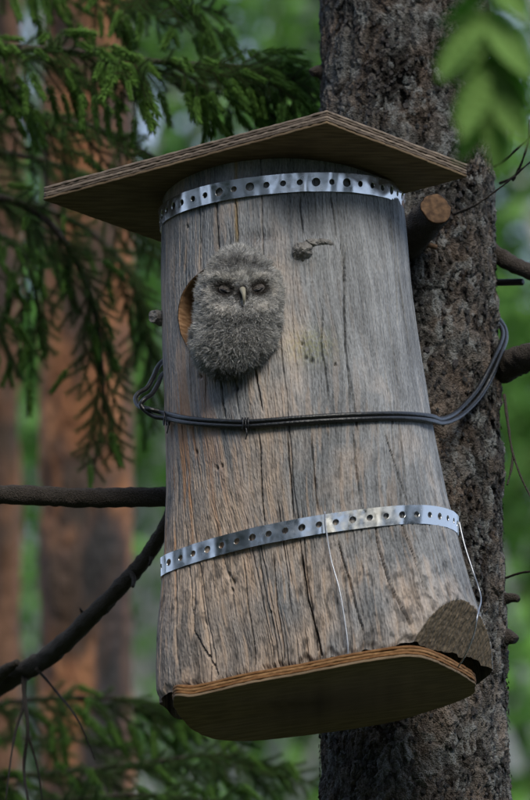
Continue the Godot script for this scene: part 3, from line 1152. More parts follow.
	FP = PackedVector3Array()
	for q in fb.v:
		FP.append(q - Vector3(0, 0, 0.10))
	fb.grid(FP, 5, 4, false, PackedVector2Array(), PackedColorArray(), true)
	rng.seed = 109
	var where := []
	var cols := PackedColorArray()
	for k in 4500:
		var yy := rng.randf_range(3.9, 5.1)
		var a := rng.randf_range(-1.8, 1.8)
		var e := Vector3(sin(a), 0, cos(a))
		var p := trunk_axis(yy) + e * (trunk_radius(yy) + 0.0005)
		var s := rng.randf_range(0.002, 0.0055)
		if rng.randf() < 0.12:
			s *= 1.5
		var x := Vector3.UP.cross(e)
		var bs := Basis(x, Vector3.UP, e).rotated(e, rng.randf_range(-0.8, 0.8)).rotated(x, rng.randf_range(-0.05, 0.22))
		where.append(Transform3D(bs * Basis.from_scale(Vector3(s, s * rng.randf_range(0.8, 1.5), s)), p - foot + e * rng.randf_range(-0.0045, -0.0012)))
		var v := rng.randf_range(0.10, 0.24)
		cols.append(Color(v * rng.randf_range(1.0, 1.15), v, v * rng.randf_range(0.9, 1.02)))
	multi("bark_scales", fb.done(), bark, tree, where, cols)
	# dead limbs
	var wob := noise(FastNoiseLite.TYPE_SIMPLEX, 60.0, 3, 110)
	var limb := mat(lin(0.075, 0.062, 0.052), 0.95)
	limb.albedo_texture = noise_tex(0.05, 4, 111, 256, grey_ramp(0.55, 1.0))
	bump(limb, noise_tex(0.06, 4, 112, 256), 0.35, Vector3(28, 28, 28))
	for q in [
			[[[300, 499, -0.22], [170, 497, -0.2], [90, 498, -0.19], [40, 496, -0.18], [-60, 492, -0.17]], 0.0118, 0.0112],
			[[[470, 240, -0.25], [500, 257, -0.24], [512, 264, -0.23], [535, 274, -0.2], [600, 300, -0.16]], 0.012, 0.008],
			[[[480, 372, -0.24], [505, 367, -0.22], [518, 361, -0.2], [540, 354, -0.17], [620, 340, -0.1]], 0.020, 0.0135]]:
		var pts := []
		for a in q[0]:
			pts.append(at(a[0], a[1], a[2]))
		var s := spline(pts, 14)
		var m := mb(foot)
		m.tube(s, taper(s.size(), q[1], q[2]), 18, true, Color.WHITE, wob, 0.16)
		part("dead_limb", m.done(), limb, tree)
	for q in [
			[[495, 166, -0.17], [507, 158, -0.12], [520, 146, -0.08], [530, 136, -0.05], [560, 100, 0.0]],
			[[500, 183, -0.2], [512, 178, -0.14], [523, 168, -0.1], [545, 150, -0.05]],
			[[513, 180, -0.15], [520, 166, -0.12], [527, 145, -0.1], [529, 120, -0.1]],
			[[504, 395, -0.2], [508, 425, -0.18], [512, 450, -0.17], [520, 475, -0.16], [532, 500, -0.15]],
			[[513, 455, -0.17], [511, 470, -0.165], [507, 485, -0.16]],
			[[454, 214, -0.13], [475, 205, -0.1], [497, 190, -0.08], [515, 176, -0.05]],
			[[506, 578, -0.2], [520, 573, -0.16], [540, 570, -0.12]]]:
		var pts := []
		for a in q:
			pts.append(at(a[0], a[1], a[2]))
		var s := spline(pts, 8)
		var m := mb(foot)
		m.tube(s, taper(s.size(), 0.0019, 0.0009), 7, true, Color.WHITE, wob, 0.5)
		part("dead_twig", m.done(), limb, tree)
	# sawn-off branch beside the roof, its cut end still brown, and a sliver of wood below it
	var saw := wood_mat(lin(0.05, 0.030, 0.018), lin(0.15, 0.088, 0.048), 113)
	var sb := mb(foot)
	var s0 := at(398, 252, -0.15)
	var s1 := at(436, 209, -0.045)
	var sp := spline([s0, s0.lerp(s1, 0.5), s1], 10)
	sb.tube(sp, taper(sp.size(), 0.0225, 0.0195), 26, false, Color.WHITE, wob, 0.12)
	var st := part("sawn_branch", sb.done(), limb, tree)
	var cb := mb(foot)
	var dir := (s1 - s0).normalized()
	cb.tube(PackedVector3Array([s1 - dir * 0.004, s1 + dir * 0.0008, s1 + dir * 0.0015]), PackedFloat32Array([0.0192, 0.0190, 0.0178]), 26, true, Color.WHITE, wob, 0.12)
	part("cut_end", cb.done(), saw, st)
	var vb := mb(foot)
	vb.tube(spline([at(400, 244, -0.10), at(416, 243, -0.105), at(436, 247, -0.12)], 5), taper(11, 0.006, 0.003), 10, true, Color.WHITE, wob, 0.4)
	part("wood_sliver", vb.done(), saw, tree)
	for q in [[322, 74, 0.012], [505, 640, 0.014], [508, 600, 0.009]]:
		var p := at(q[0], q[1], -0.22)
		var m := mb(foot)
		var side := -1.0 if q[0] < 400 else 1.0
		m.tube(spline([p - Vector3(side * 0.02, 0, 0), p + Vector3(side * 0.004, 0.002, 0.004), p + Vector3(side * 0.012, -0.003, 0.006)], 4), taper(9, q[2], q[2] * 0.35), 12, true, Color.WHITE, wob, 0.4)
		part("limb_scar", m.done(), limb, tree)

func grey_ramp(a: float, b: float) -> Gradient:
	var g := Gradient.new()
	g.colors = PackedColorArray([lin(a, a, a), lin(b, b, b)])
	return g

# ------------------------------------------------------------------ spruce boughs
var twigs := []            # [needle mesh, tips]
var shoots := []
var m_needle: StandardMaterial3D
var m_shoot: StandardMaterial3D
var m_stem: StandardMaterial3D

func make_twigs() -> void:
	m_needle = mat(Color.WHITE, 0.55, true)
	m_needle.metallic_specular = 0.12
	m_needle.backlight_enabled = true
	m_needle.backlight = Color(0.25, 0.25, 0.25)
	m_shoot = mat(Color.WHITE, 0.6, true)
	m_shoot.backlight_enabled = true
	m_shoot.backlight = Color(0.7, 0.7, 0.7)
	m_stem = mat(lin(0.085, 0.068, 0.052), 0.95)
	m_stem.albedo_texture = noise_tex(0.04, 4, 122, 256, grey_ramp(0.35, 1.0))
	bump(m_stem, noise_tex(0.04, 4, 123, 256), 0.8, Vector3(7, 5, 7))
	rng.seed = 121
	for k in 5:
		var m := mb()
		var tips := []
		var lines := [[Vector3.ZERO, Vector3(0, 1, 0), 0.17]]
		for s in 5:
			var f := 0.25 + 0.14 * s
			var sd := 1.0 if s % 2 == 0 else -1.0
			lines.append([Vector3(0, 0.17 * f, 0), Vector3(sd * rng.randf_range(0.6, 0.9), 0.9, rng.randf_range(-0.25, 0.25)).normalized(), 0.085 * (1.15 - f * 0.7)])
		for ln in lines:
			var d: Vector3 = ln[1]
			var p: Vector3 = ln[0]
			var len: float = ln[2]
			var pts := PackedVector3Array([p, p + d * len * 0.5 + Vector3(0, 0, 0.003), p + d * len])
			m.tube(pts, PackedFloat32Array([0.0017, 0.0012, 0.0007]), 5, true, Color(0.06, 0.042, 0.025))
			var n := int(len * 2100.0)
			for i in n:
				var s := i / float(n)
				var a := i * 2.4 + rng.randf() * 0.5
				var x := d.cross(Vector3(0.1, 0.2, 0.97)).normalized()
				var e := x * cos(a) + d.cross(x) * sin(a)
				var q := p + d * len * s + Vector3(0, 0, 0.003) * (1.0 - absf(s * 2.0 - 1.0))
				var g := rng.randf_range(0.75, 1.3)
				var c := Color(0.062 * g, 0.115 * g, 0.034 * g)
				m.needle(q, (e * 0.8 + d * rng.randf_range(0.55, 0.85) + rdir() * 0.12).normalized(), rng.randf_range(0.011, 0.017), 0.00048, c, c * 1.15)
			tips.append([p + d * len, d])
		twigs.append([m.done(), tips])
	for k in 3:
		var m := mb()
		var bend := rng.randf_range(-0.006, 0.006)
		for i in 110:
			var s := i / 110.0
			var a := i * 2.4
			var e := Vector3(cos(a), 0, sin(a))
			var g := rng.randf_range(0.8, 1.25)
			var c := Color(0.13 * g, 0.26 * g, 0.045 * g)
			m.needle(Vector3(bend * s * s, 0.040 * s, 0), (e * 0.55 * (1.1 - s * 0.6) + Vector3.UP * 0.85 + rdir() * 0.12).normalized(), rng.randf_range(0.010, 0.015), 0.0008, c, c * 1.1)
		shoots.append(m.done())

func bough(tree: Node3D, pts: Array, count: int, span: Vector2, droop: float, shoot_share: float, r0 := 0.007) -> void:
	var w := []
	for q in pts:
		w.append(deep(q[0], q[1], q[2]))
	var s := spline(w, 10)
	var b := mb(w[0])
	b.tube(s, taper(s.size(), r0, 0.0016), 8)
	var o := part("bough", b.done(), m_stem, tree)
	o.position = w[0] - tree.position
	for k in count:
		var f := 0.06 + 0.94 * (k + rng.randf()) / count
		var i := mini(int(f * (s.size() - 1)), s.size() - 2)
		var p := s[i].lerp(s[i + 1], f * (s.size() - 1) - i)
		var t := (s[i + 1] - s[i]).normalized()
		var side := t.cross(Vector3.UP).normalized() * (1.0 if k % 2 == 0 else -1.0)
		var dir := (t * rng.randf_range(0.35, 0.8) + side * rng.randf_range(0.2, 0.75) + Vector3.DOWN * droop * rng.randf_range(0.5, 1.5)).normalized()
		if k == count - 1:
			dir = t
			p = s[s.size() - 1]
		if k % 3 == 2:      # short sprays along the stem itself
			dir = (t + side * 0.25 + Vector3.DOWN * 0.15).normalized()
		var sc := lerpf(span.x, span.y, rng.randf()) / 0.17 * (1.0 - 0.48 * f)
		var pick: Array = twigs[rng.randi() % twigs.size()]
		var bs := facing(dir, rng.randf() * TAU)
		# stretch the twig's spread less than its length, so that needles keep their size
		var tw := part("twig", pick[0], m_needle, o)
		tw.transform = Transform3D(bs.scaled(Vector3.ONE * clampf(sc, 0.5, 1.6)), p - w[0])
		for tip in pick[1]:
			if rng.randf() < shoot_share:
				var sh := part("new_shoot", shoots[rng.randi() % 3], m_shoot, o)
				var d2: Vector3 = (tw.transform.basis * tip[1]).normalized()
				d2 = (d2 + Vector3.DOWN * rng.randf_range(0.5, 1.3)).normalized()
				sh.transform = Transform3D(facing(d2, rng.randf() * TAU).scaled(Vector3.ONE * rng.randf_range(0.75, 1.25)), tw.transform * tip[0])

func build_boughs() -> void:
	make_twigs()
	rng.seed = 131
	var foot := deep(-190, 400, 9.8)
	foot.y = 0.0
	var t := thing("spruce_tree", "dark green spruce with drooping boughs at the left edge", "tree", foot)
	var m := mb(foot)
	var tp := PackedVector3Array()
	for k in 480:
		tp.append(foot + Vector3(0.01 * sin(k * 0.06), k * 0.025 - 0.1, 0))
	m.tube(tp, taper(480, 0.13, 0.03), 48, true, Color.WHITE, noise(FastNoiseLite.TYPE_SIMPLEX, 16.0, 3, 134), 0.10)
	part("trunk", m.done(), m_stem, t)
	bough(t, [[-190, 40, 9.5], [-60, 48, 9.4], [60, 50, 9.3], [160, 62, 9.2], [235, 66, 9.2], [284, 74, 9.2]], 48, Vector2(0.09, 0.14), 0.42, 0.55)
	bough(t, [[-190, -10, 9.8], [-40, -30, 9.7], [60, -28, 9.6], [130, -12, 9.5], [188, 4, 9.4]], 28, Vector2(0.10, 0.15), 0.5, 0.3)
	bough(t, [[-190, 60, 9.6], [-80, 90, 9.6], [20, 110, 9.55], [100, 130, 9.5], [165, 165, 9.5], [205, 195, 9.5]], 28, Vector2(0.10, 0.17), 0.6, 0.06)
	bough(t, [[-190, 100, 10.1], [-60, 140, 10.1], [40, 160, 10.05], [110, 190, 10.0], [150, 235, 10.0]], 20, Vector2(0.11, 0.18), 0.8, 0.05)
	bough(t, [[-190, 170, 9.7], [-80, 190, 9.7], [10, 200, 9.65], [60, 235, 9.6], [92, 300, 9.6], [102, 370, 9.6], [104, 415, 9.6]], 30, Vector2(0.09, 0.14), 0.9, 0.16)
	bough(t, [[-190, 200, 9.9], [-90, 220, 9.9], [0, 235, 9.9], [30, 270, 9.9], [38, 315, 9.9]], 12, Vector2(0.08, 0.12), 0.8, 0.35)
	bough(t, [[-190, 150, 10.2], [-60, 180, 10.2], [60, 215, 10.15], [120, 260, 10.1], [145, 320, 10.1], [150, 372, 10.1]], 26, Vector2(0.08, 0.14), 0.9, 0.10)
	bough(t, [[-190, 230, 9.8], [-100, 250, 9.8], [-30, 275, 9.8], [-5, 320, 9.8]], 8, Vector2(0.08, 0.13), 0.8, 0.3)
	# thick bare limb rising from the lower left to behind the box, with dry twigs hanging from it
	var wob := noise(FastNoiseLite.TYPE_SIMPLEX, 60.0, 3, 132)
	var limb := mat(lin(0.06, 0.05, 0.04), 0.95)
	bump(limb, noise_tex(0.06, 4, 133, 256), 0.35, Vector3(30, 30, 30))
	var lp := []
	for q in [[-190, 800, 9.7], [-60, 722, 9.3], [8, 680, 9.05], [50, 655, 8.95], [98, 610, 8.85], [140, 565, 8.8], [160, 536, 8.78], [176, 500, 8.76]]:
		lp.append(deep(q[0], q[1], q[2]))
	var s := spline(lp, 10)
	m = mb(foot)
	m.tube(s, taper(s.size(), 0.0148, 0.0072), 18, true, Color.WHITE, wob, 0.22)
	var lo := part("bare_limb", m.done(), limb, t)
	for q in [[[[-30, 700, 9.1], [4, 672, 9.0], [18, 662, 8.98]], 0.011], [[[25, 668, 9.0], [24, 690, 8.98], [28, 730, 8.95], [24, 770, 8.95], [32, 820, 8.9]], 0.0036], [[[36, 668, 8.96], [55, 690, 8.95], [78, 720, 8.9], [95, 760, 8.9]], 0.002], [[[26, 700, 8.97], [14, 740, 8.95], [6, 800, 8.9]], 0.0022], [[[28, 735, 8.95], [38, 770, 8.95], [44, 815, 8.95]], 0.002], [[[132, 572, 8.8], [134, 580, 8.79], [133, 587, 8.78]], 0.004], [[[150, 552, 8.79], [151, 560, 8.78], [149, 566, 8.78]], 0.003], [[[84, 622, 8.88], [83, 614, 8.87], [80, 608, 8.86]], 0.003]]:
		var a := []
		for k in q[0]:
			a.append(deep(k[0], k[1], k[2]))
		var ss := spline(a, 7)
		var mm := mb(foot)
		mm.tube(ss, taper(ss.size(), q[1], q[1] * 0.35), 9, true, Color.WHITE, wob, 0.4)
		part("dry_twig", mm.done(), limb, lo)

	var foot2 := deep(-150, 700, 10.3)
	foot2.y = 0.0
	var t2 := thing("spruce_tree", "young spruce with pale new shoots at the bottom left", "tree", foot2)
	m = mb(foot2)
	tp = PackedVector3Array()
	for k in 22:
		tp.append(foot2 + Vector3(0.008 * sin(k * 1.3), k * 0.24 - 0.1, 0))
	m.tube(tp, taper(22, 0.06, 0.01), 14)
	part("trunk", m.done(), m_stem, t2)
	bough(t2, [[-150, 745, 10.3], [-60, 715, 10.3], [30, 700, 10.25], [100, 698, 10.2], [150, 702, 10.2], [185, 712, 10.2]], 24, Vector2(0.07, 0.12), 0.35, 0.32, 0.005)
	bough(t2, [[-150, 790, 10.1], [-40, 780, 10.1], [60, 772, 10.05], [150, 762, 10.0], [215, 755, 10.0], [262, 762, 10.0]], 30, Vector2(0.07, 0.12), 0.35, 0.25, 0.005)
	bough(t2, [[-150, 770, 10.5], [-60, 745, 10.5], [20, 738, 10.5], [90, 742, 10.5], [140, 752, 10.5]], 14, Vector2(0.07, 0.12), 0.4, 0.15, 0.005)
	bough(t2, [[-150, 830, 9.9], [-20, 815, 9.9], [70, 800, 9.85], [140, 795, 9.85], [200, 800, 9.8]], 20, Vector2(0.08, 0.13), 0.35, 0.2, 0.005)

# ------------------------------------------------------------------ rowan leaf near the camera
func leaflet_mesh(len: float, wid: float) -> ArrayMesh:
	var m := mb()
	var P := PackedVector3Array()
	var nu := 9
	var nv := 26
	for j in nv:
		var v := j / (nv - 1.0)
		var w := wid * 0.5 * pow(sin(PI * clampf(pow(v, 0.85), 0.0, 1.0)), 0.75)
		if j % 2 == 1:
			w *= 0.88
		for i in nu:
			var u := i / (nu - 1.0) * 2.0 - 1.0
			P.append(Vector3(u * w, v * len, absf(u) * w * 0.35 - 0.10 * len * v * v + 0.0012 * sin(v * 40.0) * absf(u)))
	m.grid(P, nu, nv, false)
	var Q := PackedVector3Array()
	for p in P:
		Q.append(p - Vector3(0, 0, 0.0003))
	m.grid(Q, nu, nv, false, PackedVector2Array(), PackedColorArray(), true)
	return m.done()

func build_rowan() -> void:
	rng.seed = 141
	var green := mat(lin(0.17, 0.29, 0.08), 0.6)
	green.metallic_specular = 0.12
	green.backlight_enabled = true
	green.backlight = Color(0.40, 0.60, 0.26)
	var stem := mat(lin(0.12, 0.15, 0.05), 0.7)
	var leaf := leaflet_mesh(0.058, 0.022)
	var d := 5.75
	for g in 2:
		var base := deep(505, -150, d) if g == 0 else deep(612, -60, d + 0.15)
		var t := thing("rowan_leaf", ["blurred bright green toothed leaf hanging in front of the trunk", "blurred green leaf at the right edge beside the trunk"][g], "leaf", base)
		var pts := []
		for q in ([[505, -150], [497, -80], [488, 0], [486, 40], [490, 80], [492, 100]] if g == 0 else [[612, -60], [602, 20], [590, 90], [581, 150], [576, 195]]):
			pts.append(deep(q[0], q[1], d + 0.15 * g))
		var s := spline(pts, 6)
		var b := mb(base)
		b.tube(s, taper(s.size(), 0.0014, 0.0007), 7)
		part("leaf_stalk", b.done(), stem, t)
		var n := s.size()
		for k in 8:
			for sd in [-1.0, 1.0]:
				var i := int((0.36 + 0.079 * k) * (n - 1))
				var tt := (s[mini(i + 1, n - 1)] - s[i - 1]).normalized()
				var dir := (tt * 0.75 + Vector3(sd * (0.62 - 0.03 * k), 0, rng.randf_range(-0.35, 0.4))).normalized()
				var z := dir.cross(Vector3(sd, -0.4, 0)).normalized()
				if z.z < 0:
					z = -z
				var x := dir.cross(z).normalized()
				var o := part("leaflet", leaf, green, t)
				o.transform = Transform3D(Basis(x, dir, x.cross(dir)).rotated(dir, rng.randf_range(-0.4, 0.4)).scaled(Vector3.ONE * rng.randf_range(0.88, 1.08)), s[i] - base)
		var end := part("leaflet", leaf, green, t)
		var te := (s[n - 1] - s[n - 2]).normalized()
		end.transform = Transform3D(facing(te, 0.3), s[n - 1] - base)

# ------------------------------------------------------------------ pines and the forest behind
func build_pine(px0: float, px1: float, half: float, d: float, label: String, sd: int, dark: bool) -> void:
	var a := deep(px0, 0, d)
	var b := deep(px1, 800, d)
	var foot := b + (b - a) * (b.y / (a.y - b.y))
	var up := (a - b).normalized()
	var t := thing("pine_tree", label, "tree", foot)
	var r := half / K * d
	var patch := noise(FastNoiseLite.TYPE_CELLULAR, 9.0, 2, sd)
	patch.cellular_return_type = FastNoiseLite.RETURN_CELL_VALUE
	var big := noise(FastNoiseLite.TYPE_SIMPLEX_SMOOTH, 4.2, 3, sd + 1)
	var P := PackedVector3Array()
	var C := PackedColorArray()
	var rows := 520
	for j in rows:
		var h := j / (rows - 1.0) * 17.0
		var c := foot + up * h
		for i in 48:
			var f := TAU * i / 48.0
			var e := Vector3(sin(f), 0, cos(f))
			var rr := r * clampf(1.28 - h * 0.045, 0.3, 2.0)
			var p := c + e * rr
			var pv := patch.get_noise_3d(p.x * 1.7, p.y * 0.9, p.z * 1.7)
			var bv := big.get_noise_3d(p.x * 2.0, p.y * 0.7, p.z * 2.0)
			P.append(p + e * pv * 0.007)
			var col := Color(0.30, 0.125, 0.060).lerp(Color(0.50, 0.24, 0.125), clampf(pv * 0.7 + 0.5, 0, 1))
			if pv < -0.62:
				col = Color(0.12, 0.07, 0.045)
			col = col.lerp(Color(0.09, 0.07, 0.06), clampf((bv + 0.04) * 3.4, 0, 0.9))
			if dark:
				# grey old bark still clings to the right flank lower down
				var q := proj(p)
				var k := smoothstep(0.0, 0.2, sin(f) + bv * 0.4) * smoothstep(0.95, 0.75, sin(f) + bv * 0.3) * smoothstep(505.0, 540.0, q.y + bv * 60.0) * (1.0 if cos(f) > 0 else 0.0)
				col = col.lerp(Color(0.045, 0.045, 0.048), k * 0.92)
			else:
				col = col.lerp(Color(0.10, 0.08, 0.068), 0.55)
			C.append(col)
	var m := mb(foot)
	m.grid(P, 48, rows, true, PackedVector2Array(), C)
	var bark := mat(Color.WHITE, 0.9, true)
	bump(bark, noise_tex(0.04, 4, 151, 256), 0.9, Vector3(5, 2, 5))
	part("trunk", m.done(), bark, t)
	# crown: needle tufts on limbs above the frame
	rng.seed = sd
	var where := []
	var cols := PackedColorArray()
	var lb := mb(foot)
	for k in 22:
		var h := rng.randf_range(11.0, 17.0)
		var f := rng.randf() * TAU
		var p := foot + up * h
		var q := p + Vector3(cos(f), 0.25, sin(f)) * rng.randf_range(1.0, 2.6)
		lb.tube(PackedVector3Array([p, p.lerp(q, 0.5) + Vector3(0, 0.1, 0), q]), PackedFloat32Array([0.05, 0.035, 0.015]), 6, false)
		for i in 55:
			var s := q + Vector3(rng.randfn(), rng.randfn() * 0.55, rng.randfn()) * 0.55
			where.append(Transform3D(facing(rdir(), rng.randf() * 6.0).scaled(Vector3.ONE * rng.randf_range(0.25, 0.42)), s - foot))
			var g := rng.randf_range(0.6, 1.3)
			cols.append(Color(0.035 * g, 0.065 * g, 0.028 * g))
	part("limbs", lb.done(), m_stem, t, true)
	multi("crown", tuft, m_leaf, t, where, cols)

var tuft: ArrayMesh
var leafs: ArrayMesh
var m_leaf: StandardMaterial3D
var m_birch: StandardMaterial3D

func make_clumps() -> void:
	rng.seed = 161
	m_leaf = mat(Color.WHITE, 0.6, true)
	m_leaf.backlight_enabled = true
	m_leaf.backlight = Color(0.6, 0.6, 0.6)
	m_birch = mat(lin(0.42, 0.40, 0.37), 0.8)
	m_birch.albedo_texture = noise_tex(0.02, 3, 162, 256, grey_ramp(0.25, 1.0))
	m_birch.uv1_triplanar = true
	m_birch.uv1_scale = Vector3(0.8, 4, 0.8)
	var m := mb()
	for k in 26:
		m.needle(Vector3.ZERO + rdir() * 0.15, (rdir() + Vector3(0, 0.7, 0)).normalized(), rng.randf_range(0.5, 1.0), 0.045, Color.WHITE, Color.WHITE)
	tuft = m.done()
	m = mb()
	for k in 14:
		var p := rdir() * 0.75
		var n := rdir()
		var a := n.cross(Vector3(0.3, 0.8, 0.5)).normalized()
		var b := n.cross(a)
		m.tri(p, p + a * 0.19 + b * 0.14, p + a * 0.42, n, Color.WHITE)
		m.tri(p, p + a * 0.42, p + a * 0.19 - b * 0.14, n, Color.WHITE)
	leafs = m.done()

func far_spruce(label: String, foot: Vector3, h: float, r: float, count: int, sd: int, shade: Color) -> void:
	rng.seed = sd
	var t := thing("spruce_tree", label, "tree", foot, "trees of the forest behind and around")
	var m := mb(foot)
	var tp := PackedVector3Array()
	for k in 8:
		tp.append(foot + Vector3(0, h * k / 7.0 - 0.1, 0))
	m.tube(tp, taper(8, h * 0.011, 0.02), 12)
	part("trunk", m.done(), m_stem, t)
	var where := []
	var cols := PackedColorArray()
	while where.size() < count:
		var v := rng.randf()
		var hh := h * (0.16 + 0.84 * v)
		var reach := r * pow(1.0 - v, 0.8) + 0.12
		# whorls of boughs with gaps between them
		var whorl := int(hh / 0.55)
		var bn := 7
		var f := TAU * (rng.randi() % bn) / bn + whorl * 1.3 + rng.randfn() * 0.13
		var d := sqrt(rng.randf())
		var p := Vector3(cos(f) * reach * d, whorl * 0.55 + 0.25 * d - 0.45 * d * d * reach * 0.6 + rng.randfn() * 0.07, sin(f) * reach * d)
		var dir := (Vector3(cos(f), -0.35, sin(f)) + rdir() * 0.7).normalized()
		where.append(Transform3D(facing(dir, rng.randf() * TAU).scaled(Vector3.ONE * rng.randf_range(0.2, 0.4)), p))
		var g := rng.randf_range(0.6, 1.4)
		cols.append(Color(shade.r * g, shade.g * g, shade.b * g))
	multi("crown", tuft, m_leaf, t, where, cols)

func far_birch(label: String, foot: Vector3, h: float, r: float, lumps: int, per: int, sd: int, shade: Color) -> void:
	rng.seed = sd
	var t := thing("birch_tree", label, "tree", foot, "trees of the forest behind and around")
	var m := mb(foot)
	var tp := PackedVector3Array()
	for k in 10:
		tp.append(foot + Vector3(0.25 * sin(k * 0.7 + sd), h * 0.95 * k / 9.0 - 0.1, 0.2 * cos(k * 0.6 + sd)))
	m.tube(tp, taper(10, h * 0.009, 0.02), 12)
	part("trunk", m.done(), m_birch, t)
	var lb := mb(foot)
	var where := []
	var cols := PackedColorArray()
	for k in lumps:
		var v := rng.randf_range(0.28, 1.0)
		var f := rng.randf() * TAU
		var reach := r * sin(PI * clampf(v * 0.85 + 0.05, 0.0, 1.0)) * sqrt(rng.randf_range(0.1, 1.0))
		var q := foot + Vector3(cos(f) * reach, h * v, sin(f) * reach)
		var i := clampi(int((v - 0.12) * 9.0), 0, 8)
		lb.tube(PackedVector3Array([tp[i], tp[i].lerp(q, 0.55) + Vector3(0, 0.25, 0), q]), PackedFloat32Array([0.035, 0.02, 0.006]), 5, false)
		var tone := rng.randf_range(0.65, 1.35)
		for j in per:
			var p := q + Vector3(rng.randfn(), rng.randfn() * 0.8, rng.randfn()) * 0.42
			where.append(Transform3D(Basis.from_euler(Vector3(rng.randf() * 6.0, rng.randf() * 6.0, 0)).scaled(Vector3.ONE * rng.randf_range(0.14, 0.26)), p - foot))
			var g := rng.randf_range(0.75, 1.3) * tone
			cols.append(Color(shade.r * g, shade.g * g, shade.b * g))
	part("limbs", lb.done(), m_stem, t, true)
	multi("crown", leafs, m_leaf, t, where, cols)

func flat(px: float, d: float) -> Vector3:
	var p := deep(px, 400, d)
	return Vector3(p.x, 0, p.z)

func build_forest() -> void:
	make_clumps()
	build_pine(88, 86, 46, 12.8, "tall orange barked pine standing behind the left boughs", 171, true)
	build_pine(2, -2, 21, 13.6, "slim brown pine trunk at the left edge", 181, false)
	var dark := Color(0.045, 0.09, 0.034)
	far_birch("leafy birch far behind, left of the box", flat(165, 27), 15.0, 2.4, 80, 30, 201, Color(0.10, 0.23, 0.045))
	far_birch("leafy birch far behind, between the pines", flat(-60, 33), 13.6, 2.2, 40, 28, 202, Color(0.12, 0.25, 0.05))
	far_birch("leafy birch far behind, above the roof board", flat(285, 30), 19.0, 2.6, 36, 28, 203, Color(0.25, 0.34, 0.10))
	far_birch("leafy birch far behind, right of the trunk", flat(570, 26), 16.0, 2.6, 52, 30, 204, Color(0.13, 0.28, 0.05))
	far_spruce("dark spruce far behind, right of the trunk", flat(700, 36), 16.5, 2.0, 2600, 211, dark)
	far_spruce("dark spruce far behind the nest box", flat(380, 38), 18.0, 2.4, 2600, 212, dark)
	far_spruce("dark spruce far behind the left pines", flat(110, 42), 17.0, 2.4, 2600, 213, dark)
	far_spruce("dark spruce far behind, beyond the right edge", flat(900, 34), 20.0, 3.0, 3000, 214, dark)
	far_spruce("dark spruce far behind, beyond the left edge", flat(-520, 30), 19.0, 3.0, 3000, 215, dark)
	far_birch("leafy birch far off, well to the left", flat(-1150, 26), 17.0, 2.8, 60, 28, 205, Color(0.11, 0.23, 0.05))
	far_birch("leafy birch farthest to the left", flat(-1900, 32), 18.0, 3.0, 60, 28, 206, Color(0.10, 0.22, 0.05))
	far_birch("leafy birch far off, well to the right", flat(1500, 28), 17.0, 2.8, 60, 28, 207, Color(0.11, 0.24, 0.05))
	# the wood goes on behind the camera; the bright straps mirror it
	var k := 0
	for q in [[-5.5, 17.0, 15.0], [-1.6, 21.5, 17.0], [2.6, 18.0, 13.0], [6.5, 21.0, 18.0], [-9.5, 22.0, 18.0], [11.0, 17.0, 16.0], [-9.0, 8.0, 15.0], [9.5, 6.0, 15.0], [-9.5, -6.5, 13.0], [-10.5, 0.5, 14.0], [-8.0, 4.6, 12.0], [-6.2, 9.5, 13.0]]:
		far_spruce("dark spruce of the wood facing the nest box", Vector3(q[0], 0, q[1]), q[2], 2.3, 2200, 221 + k, dark)
		k += 1

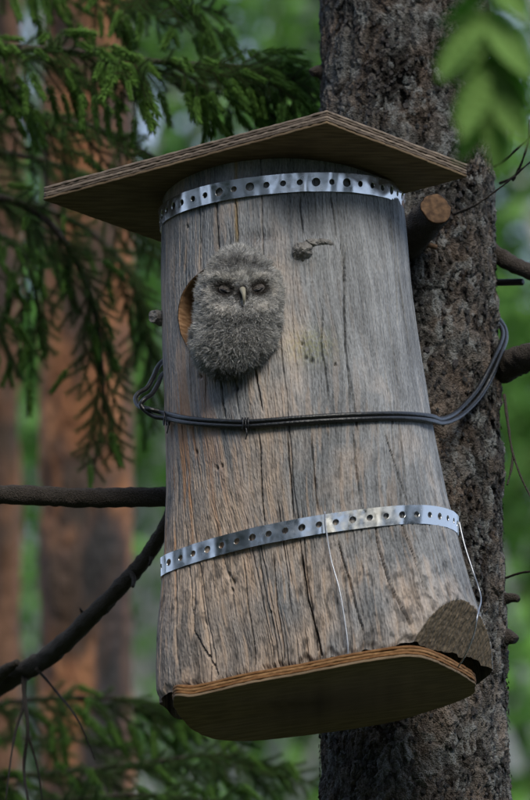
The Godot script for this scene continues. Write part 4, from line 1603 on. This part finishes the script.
func build_ground() -> void:
	var n := noise(FastNoiseLite.TYPE_SIMPLEX_SMOOTH, 0.05, 3, 231)
	var P := PackedVector3Array()
	var N := 90
	for j in N:
		for i in N:
			var x := (i / (N - 1.0) - 0.5) * 600.0
			var z := (0.5 - j / (N - 1.0)) * 600.0
			P.append(Vector3(x, n.get_noise_2d(x, z) * 0.35 - 0.12, z))
	var m := mb()
	m.grid(P, N, N, false)
	var g := Gradient.new()
	g.colors = PackedColorArray([lin(0.022, 0.030, 0.010), lin(0.07, 0.085, 0.028)])
	var moss := mat(Color.WHITE, 1.0)
	moss.albedo_texture = noise_tex(0.02, 4, 232, 512, g)
	moss.uv1_triplanar = true
	moss.uv1_scale = Vector3(0.3, 0.3, 0.3)
	var o := part("ground", m.done(), moss, self)
	o.set_meta("kind", "structure")
	o.set_meta("label", "mossy forest floor")

func _ready() -> void:
	# camera: a long lens from the ground, focused on the box
	var cam := Camera3D.new()
	cam.name = "camera"
	var lens := CameraAttributesPhysical.new()
	lens.frustum_focal_length = 12.0 / (400.0 / K)
	lens.frustum_focus_distance = 8.42
	lens.exposure_aperture = 5.6
	lens.frustum_near = 0.1
	lens.frustum_far = 1200.0
	cam.attributes = lens
	add_child(cam)
	cam.look_at_from_position(cam_pos, ORIGIN)
	cam.fov = rad_to_deg(2.0 * atan(400.0 / K))
	cam.near = 0.1
	cam.far = 1200.0
	cam.current = true
	# sky and the soft light that comes down through the wood
	var env := Environment.new()
	env.background_mode = Environment.BG_SKY
	var sky := ProceduralSkyMaterial.new()
	sky.sky_top_color = lin(0.42, 0.53, 0.76)
	sky.sky_horizon_color = lin(0.45, 0.565, 0.78)
	sky.sky_curve = 0.15
	sky.ground_bottom_color = lin(0.03, 0.035, 0.02)
	sky.ground_horizon_color = lin(0.05, 0.06, 0.04)
	var s := Sky.new()
	s.sky_material = sky
	env.sky = s
	env.tonemap_mode = Environment.TONE_MAPPER_LINEAR
	env.tonemap_exposure = 1.6
	env.sdfgi_enabled = true
	env.ssao_enabled = true
	env.ssil_enabled = true
	var we := WorldEnvironment.new()
	we.name = "environment"
	we.environment = env
	add_child(we)
	var sun := DirectionalLight3D.new()
	sun.name = "sun"
	sun.light_energy = 0.58
	sun.light_color = Color(1.0, 0.98, 0.94)
	sun.light_angular_distance = 24.0
	sun.shadow_enabled = true
	add_child(sun)
	sun.look_at_from_position(Vector3(3.0, 12.0, 9.0), Vector3(0, 4.0, 0))

	build_ground()
	build_spruce()
	build_forest()
	build_boughs()
	build_box()
	build_cable()
	build_owl()
	build_rowan()
